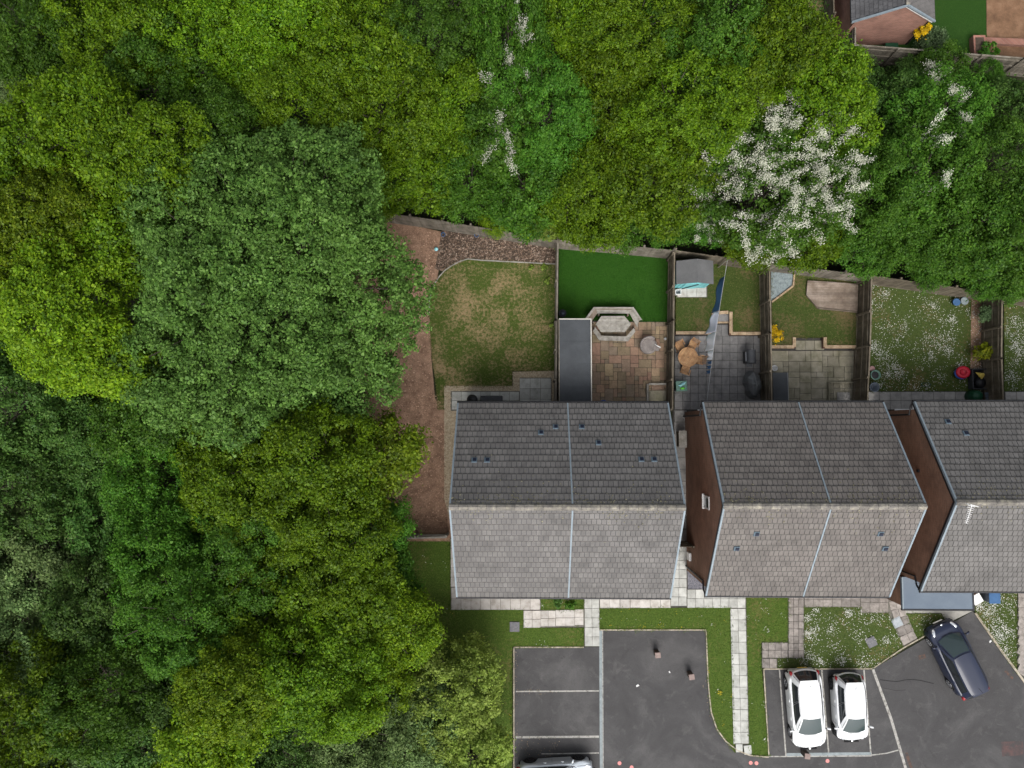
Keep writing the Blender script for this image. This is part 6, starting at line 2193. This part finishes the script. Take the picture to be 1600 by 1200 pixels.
# the big ash-like tree over the left garden
tree((418, 452), 238, 'ash', 12.0, 'big broad tree with fine mid-green leaves overhanging the left garden', sx=1.05, sy=1.0, size=6.0, var=0, group='trees of the wood')
W_ = 'trees of the wood'
WOOD = [
    ((55, 40), 105, 'green', 10, 'deep green tree in the top left corner of the photo'),
    ((185, 60), 105, 'maple', 10.5, 'yellow-green tree second from the top left corner'),
    ((40, 118), 75, 'willow', 6.5, 'grey-green willow in the hollow near the top left corner'),
    ((135, 205), 92, 'maple', 11.5, 'yellow-green tree below the grey-green willow, upper left'),
    ((255, 150), 105, 'green', 9, 'mid-green tree above the dark gap at the upper left'),
    ((330, 55), 95, 'maple', 9.5, 'yellow-green tree at the top edge, third from the left corner'),
    ((30, 255), 85, 'maple', 11.5, 'yellow-green tree on the left edge below the willow hollow'),
    ((235, 245), 80, 'maple', 11, 'yellow-green crown just up and left of the big broad tree'),
    ((340, 215), 70, 'green', 9, 'green crown tucked against the top left of the big broad tree'),
    ((85, 345), 100, 'lime', 12, 'golden-green tree on the left, level with the top of the big broad tree'),
    ((185, 375), 88, 'maple', 10.5, 'olive-green crown between the golden trees and the big broad tree'),
    ((5, 370), 70, 'willow', 6.5, 'grey-green willow on the left edge between golden crowns'),
    ((105, 485), 105, 'lime', 12.5, 'brightest golden-green tree at the middle of the left side'),
    ((25, 455), 70, 'lime', 11, 'golden-green crown on the left edge beside the brightest tree'),
    ((165, 555), 62, 'lime', 10.5, 'small golden crown hanging below the brightest golden tree'),
    ((45, 615), 110, 'dark', 9, 'blue-green tree on the left edge below the golden trees'),
    ((165, 645), 55, 'lime', 7, 'small yellow-green crown in the dark hollow left of centre'),
    ((245, 640), 85, 'green', 8.5, 'olive-green tree at the lower left rim of the big broad tree'),
    ((140, 700), 85, 'dark', 8, 'dark blue-green tree in the hollow below the golden trees'),
    ((50, 745), 100, 'dark', 8.5, 'darkest blue-green tree on the left edge'),
    ((260, 745), 95, 'green', 9, 'green crown left of the olive trees, below the big broad tree'),
    ((385, 735), 100, 'maple', 10, 'olive-yellow tree directly below the big broad tree'),
    ((500, 740), 105, 'maple', 10.5, 'yellow-green tree below the big broad tree, beside the soil strip'),
    ((582, 715), 62, 'lime', 9.5, 'bright green crown overhanging the soil strip by the left house'),
    ((65, 870), 120, 'willow', 9, 'broad grey-green tree at the left edge, lower middle'),
    ((165, 820), 75, 'dark', 7.5, 'dark green crown in the hollow beside the broad grey-green tree'),
    ((280, 860), 100, 'green', 9.5, 'fresh green tree in the lower left wood, right of the dark hollow'),
    ((410, 845), 95, 'green', 9, 'green tree left of the slatted fence, in the middle of the wood'),
    ((530, 850), 90, 'maple', 9.5, 'yellow-green tree level with the slatted fence'),
    ((592, 825), 52, 'green', 7, 'green crown touching the slatted fence'),
    ((60, 985), 105, 'willow', 8.5, 'grey-green tree on the left edge, third above the bottom corner'),
    ((180, 945), 80, 'dark', 8, 'dark green tree right of the grey-green trees, lower left'),
    ((300, 970), 95, 'green', 9.5, 'green tree with yellow tips in the lower left wood'),
    ((430, 955), 100, 'maple', 9.5, 'yellow-green tree in the lower middle of the wood'),
    ((540, 950), 85, 'maple', 9, 'yellow-green tree at the wood edge, level with the house front'),
    ((600, 915), 62, 'green', 7, 'bright green crown over the front lawn, left of the left house'),
    ((618, 985), 66, 'lime', 7.5, 'brightest crown jutting over the front lawn'),
    ((180, 1075), 100, 'green', 9, 'rounded green tree in the bottom left, second from the corner'),
    ((45, 1110), 105, 'maple', 9.5, 'yellow-green tree in the bottom left corner'),
    ((290, 1060), 88, 'dark', 8.5, 'blue-green tree in the lower wood, between yellow crowns'),
    ((395, 1060), 92, 'lime', 10, 'golden tree in the lower middle of the wood'),
    ((500, 1055), 92, 'maple', 9.5, 'yellow-green tree left of the pale shrubby tree'),
    ((570, 1050), 66, 'lime', 7.5, 'golden-green crown beside the pale shrubby tree'),
    ((130, 1170), 80, 'willow', 8, 'grey-green crown at the bottom edge near the left corner'),
    ((235, 1165), 75, 'dark', 8, 'dark blue-green crown at the bottom edge, third from the left'),
    ((335, 1150), 85, 'lime', 9.5, 'golden crown at the bottom edge of the wood'),
    ((445, 1155), 85, 'dark', 8, 'blue-green crown at the bottom edge, right of the golden one'),
    ((560, 1150), 80, 'willow', 7, 'thin grey-green crown at the bottom edge below the golden crowns'),
    ((630, 1170), 62, 'willow', 5, 'grey shrubby crown at the bottom edge left of the pale tree'),
    # band along the top
    ((440, 65), 100, 'maple', 9.5, 'yellow-green tree at the top edge above the big broad tree'),
    ((555, 75), 105, 'maple', 9.5, 'yellow-green tree at the top edge left of the dark cleft'),
    ((675, 75), 95, 'green', 9, 'green tree at the top edge left of the white-flowered strip'),
    ((490, 160), 88, 'maple', 9, 'yellow-green crown at the upper right of the big broad tree'),
    ((600, 185), 98, 'maple', 9, 'yellow-green tree above the garden corner'),
    ((700, 195), 92, 'maple', 8.5, 'yellow-green tree above the bark bed'),
    ((640, 275), 70, 'maple', 7.5, 'yellow-green crown right behind the left garden fence'),
    ((545, 265), 62, 'green', 7.5, 'green crown between the big broad tree and the garden corner'),
    ((740, 290), 64, 'green', 6.5, 'low green crown behind the bark bed fence'),
    ((880, 75), 95, 'maple', 9, 'yellow-green tree at the top edge right of the white-flowered strip'),
    ((985, 60), 95, 'maple', 9, 'yellow-green tree at the top edge above the artificial turf'),
    ((1100, 70), 100, 'green', 8.5, 'green tree at the top edge, second left of the bungalow'),
    ((1205, 70), 76, 'maple', 8.5, 'yellow-green tree nearest the bungalow path'),
    ((850, 190), 92, 'green', 8.5, 'green tree above the fence between the first two gardens'),
    ((955, 175), 92, 'maple', 8.5, 'yellow-green tree straight above the picnic bench'),
    ((1060, 185), 88, 'maple', 8.5, 'yellow-green tree up and left of the white hawthorn'),
    ((1140, 130), 70, 'maple', 8.0, 'yellow-green crown directly above the white hawthorn'),
    ((1280, 165), 76, 'maple', 7.8, 'yellow-green crown between the white hawthorn and the bungalow fence'),
    ((820, 290), 72, 'green', 6.5, 'green crown behind the right end of the bark bed fence'),
    ((915, 285), 85, 'maple', 7.5, 'yellow-green crown behind the artificial turf, left half'),
    ((1015, 285), 80, 'maple', 7.5, 'yellow-green crown behind the artificial turf, right half'),
    ((1340, 310), 92, 'green', 6.5, 'fresh green tree right of the white hawthorn'),
    ((1370, 190), 70, 'dark', 4.5, 'dark green crown below the bungalow fence corner'),
    ((1572, 195), 62, 'dark', 4.0, 'dark green crown at the right edge below the fence'),
    ((1545, 265), 88, 'green', 6.5, 'green tree at the right edge, above the last daisy lawn'),
    ((1410, 372), 62, 'green', 4.6, 'green crown over the fence between the deck and daisy lawn'),
    ((1490, 368), 72, 'green', 5.5, 'green crown behind the daisy lawn fence'),
    ((1580, 375), 72, 'green', 5.5, 'green crown at the right edge behind the last daisy lawn'),
]
for px, r_, sp, top, lab in WOOD:
    tree(px, r_, sp, top * random.uniform(0.9, 1.08), lab, sx=random.uniform(0.86, 1.06), sy=random.uniform(0.86, 1.06), group=W_)

# pale shrubby tree on the front lawn
tree((716, 1088), 80, 'pale', 5.0, 'pale yellow-green shrubby tree on the front lawn beside the parking bays', sx=1.0, sy=1.1, group=W_)
tree((738, 1180), 50, 'pale', 4.0, 'pale green bush at the bottom edge beside the silver-blue car', group=W_)
tree((680, 1090), 55, 'willow', 4.2, 'grey-green bush between the golden crown and the pale tree', group=W_)

# hawthorns in flower
H_ = 'hawthorns in flower'
t = tree((1205, 278), 112, 'thorn', 7.6, 'hawthorn covered in white blossom behind the teal shed garden', sx=1.05, sy=0.95, blossom=0.7, name='hawthorn', group=H_)
tree((1110, 355), 34, 'thorn', 3.6, 'small hawthorn sprays with white blossom over the fence above the teal shed', blossom=0.5, name='hawthorn', group=H_)
tree((795, 75), 70, 'thorn', 8.5, 'hawthorn with white flowers at the top edge of the photo', sx=0.75, sy=1.3, blossom=0.5, trail=(0.1, 0.3), name='hawthorn', group=H_, rot=0.0)
tree((775, 205), 58, 'thorn', 8.2, 'hawthorn with a few white sprays in the middle of the top band', blossom=0.35, trail=(0.2, 0.3), name='hawthorn', group=H_)
tree((1465, 192), 70, 'thorn', 5.4, 'hawthorn with white sprays below the bungalow fence', blossom=0.55, trail=(0.05, 0.24), name='hawthorn', group=H_)
tree((1440, 275), 80, 'thorn', 6.0, 'hawthorn with white sprays above the daisy lawn', blossom=0.45, trail=(0.1, 0.22), name='hawthorn', group=H_)
tree((1468, 112), 38, 'thorn', 2.6, 'flowering bush with scattered white roses at the bungalow fence', blossom=0.03, name='rose_bush', cat='bush')

# climbers and low bushes along the back fence
B_ = 'bushes along the back fence'
for px, r_, sp, top, lab in [
        ((585, 318), 34, 'pale', 3.0, 'pale bush at the left end of the back fence'),
        ((775, 346), 22, 'lime', 2.3, 'bright ivy spilling over the fence above the bark bed'),
        ((822, 352), 20, 'lime', 2.3, 'bright ivy clump right of the first one on the bark bed fence'),
        ((856, 362), 15, 'pale', 2.2, 'small ivy clump at the right end of the bark bed fence'),
        ((905, 345), 36, 'maple', 4.0, 'yellow-green bush over the fence at the left of the turf'),
        ((975, 345), 40, 'green', 4.2, 'green bush over the fence above the picnic bench'),
        ((1040, 352), 34, 'green', 4.0, 'green bush over the fence at the right of the turf'),
        ((1168, 380), 38, 'maple', 4.0, 'yellow-green bush overhanging the fence right of the teal shed'),
        ((1218, 380), 26, 'maple', 3.2, 'yellow-green bush at the corner above the slate bed'),
        ((1275, 375), 42, 'maple', 4.2, 'yellow-green bush behind the slate bed fence'),
        ((1345, 392), 36, 'green', 3.6, 'green bush behind the timber deck fence'),
        ((1450, 420), 30, 'green', 3.0, 'green bush spilling over the daisy lawn fence'),
        ((1530, 436), 30, 'green', 3.0, 'green bush over the fence at the top right of the daisy lawn'),
        ((1585, 442), 30, 'green', 3.0, 'green bush over the fence of the last daisy lawn'),
        ((1420, 138), 38, 'dark', 2.2, 'dark bush against the outside of the bungalow fence'),
        ((1545, 124), 24, 'thorn', 2.0, 'green bush climbing over the bungalow fence at right'),
        ((1335, 132), 32, 'dark', 2.2, 'dark bush at the bungalow fence corner'),
        ((1250, 105), 42, 'maple', 4.5, 'yellow-green bush beside the earth path by the bungalow')]:
    tree(px, r_, sp, top, lab, sx=1.1, sy=0.95, name='bush', cat='bush', group=B_, size=1.6)


# small garden plants
def plant(px, z, r_, hz, mat, leaf, n_puff, per, label, name='shrub', z0=0.02, cat='shrub', seed=1, puff=None, stem='bark'):
    c = at(*px, z)
    V, C, D = crown_arrays(r_, hz, n_puff, puff or r_ * 0.35, per, leaf, seed, low=-0.1, lobes=6)
    t = thing(name, label, cat, (c.x, c.y, z0))
    o = link('foliage', quads_mesh('foliage', V, mat), t)
    o.location = (0, 0, z - z0)
    mb = MB()
    for k in range(min(5, len(C))):
        mb.tube([(0, 0, 0), tuple(Vector(C[k]) * 0.5 + Vector((0, 0, (z - z0) * 0.7))), tuple(Vector(C[k]) * 0.9 + Vector((0, 0, z - z0)))], [0.02, 0.014, 0.006], 5)
    mb2 = MB()
    base = MB().tube([(0, 0, -0.02), (0, 0, max(0.05, (z - z0) * 0.6))], [0.03, 0.02], 6)
    base.build('stem', stem, t, False)
    return t


plant((1211, 523), RZ + 0.4, 0.36, 0.32, 'leaf_yellow_flower', 0.07, 22, 60, 'bright yellow flowering shrub by the fence of the fourth garden', z0=RZ, seed=3)
plant((1536, 551), 0.5, 0.46, 0.35, 'leaf_acid', 0.14, 14, 26, 'acid yellow-green leafy plant on the soil border by the far fence', seed=4)
plant((1541, 490), 0.6, 0.42, 0.4, 'leaf_sage', 0.07, 26, 60, 'sage-green bush at the top of the soil border', seed=5)
plant((1452, 70), 0.6, 0.72, 0.6, 'leaf_sage', 0.10, 46, 60, 'rounded pale grassy bush inside the bungalow fence', seed=6)
plant((1438, 48), 1.4, 0.34, 0.8, 'leaf_yellow_flower', 0.08, 26, 40, 'yellow flowering climber at the bungalow gable corner', seed=7, name='climber', cat='climber', z0=0.0)
plant((1545, 82), 0.5, 0.45, 0.3, 'leaf_green', 0.16, 12, 26, 'leafy green plant beside the brick planter at top right', seed=8)
plant((892, 944), 0.3, 0.26, 0.22, 'leaf_green', 0.09, 12, 30, 'small leafy plant in the strip below the left house, right', seed=9)
plant((872, 941), 0.3, 0.2, 0.25, 'leaf_dark', 0.09, 9, 26, 'small dark plant in the strip below the left house, left', seed=10)
for k, (px, lab) in enumerate((((857, 438), 'leafy weed at the top right corner of the worn lawn'), ((852, 420), 'leafy weed under the timber edging, right end'), ((829, 419), 'leafy weed under the timber edging, left of the other'),
                               ((862, 508), 'leafy weed by the fence halfway down the worn lawn'))):
    plant(px, 0.1, 0.17, 0.1, 'leaf_pale', 0.09, 6, 12, lab, name='weed', cat='weed', seed=20 + k, stem='leaf_pale')

# undergrowth on the woodland floor
WD = [at(x, y) for x, y in [(-60, -60), (1290, -60), (1300, 95), (1640, 130), (1640, 452), (1370, 425), (1200, 408), (1050, 385), (872, 368), (560, 318), (560, 860), (640, 870), (690, 1000), (690, 1260), (-60, 1260)]]
Pg = scatter([(p.x, p.y) for p in WD], 34)
n = len(Pg)
C = np.column_stack([Pg, rng.uniform(0.05, 0.9, n) ** 1.6])
N = np.column_stack([rng.normal(size=(n, 2)) * 0.5, np.ones(n)])
L = rng.uniform(0.10, 0.24, n)
tag(link('undergrowth', quads_mesh('undergrowth', leaf_quads(C, N, L, L * 0.6), 'leaf_dark')), kind='stuff')
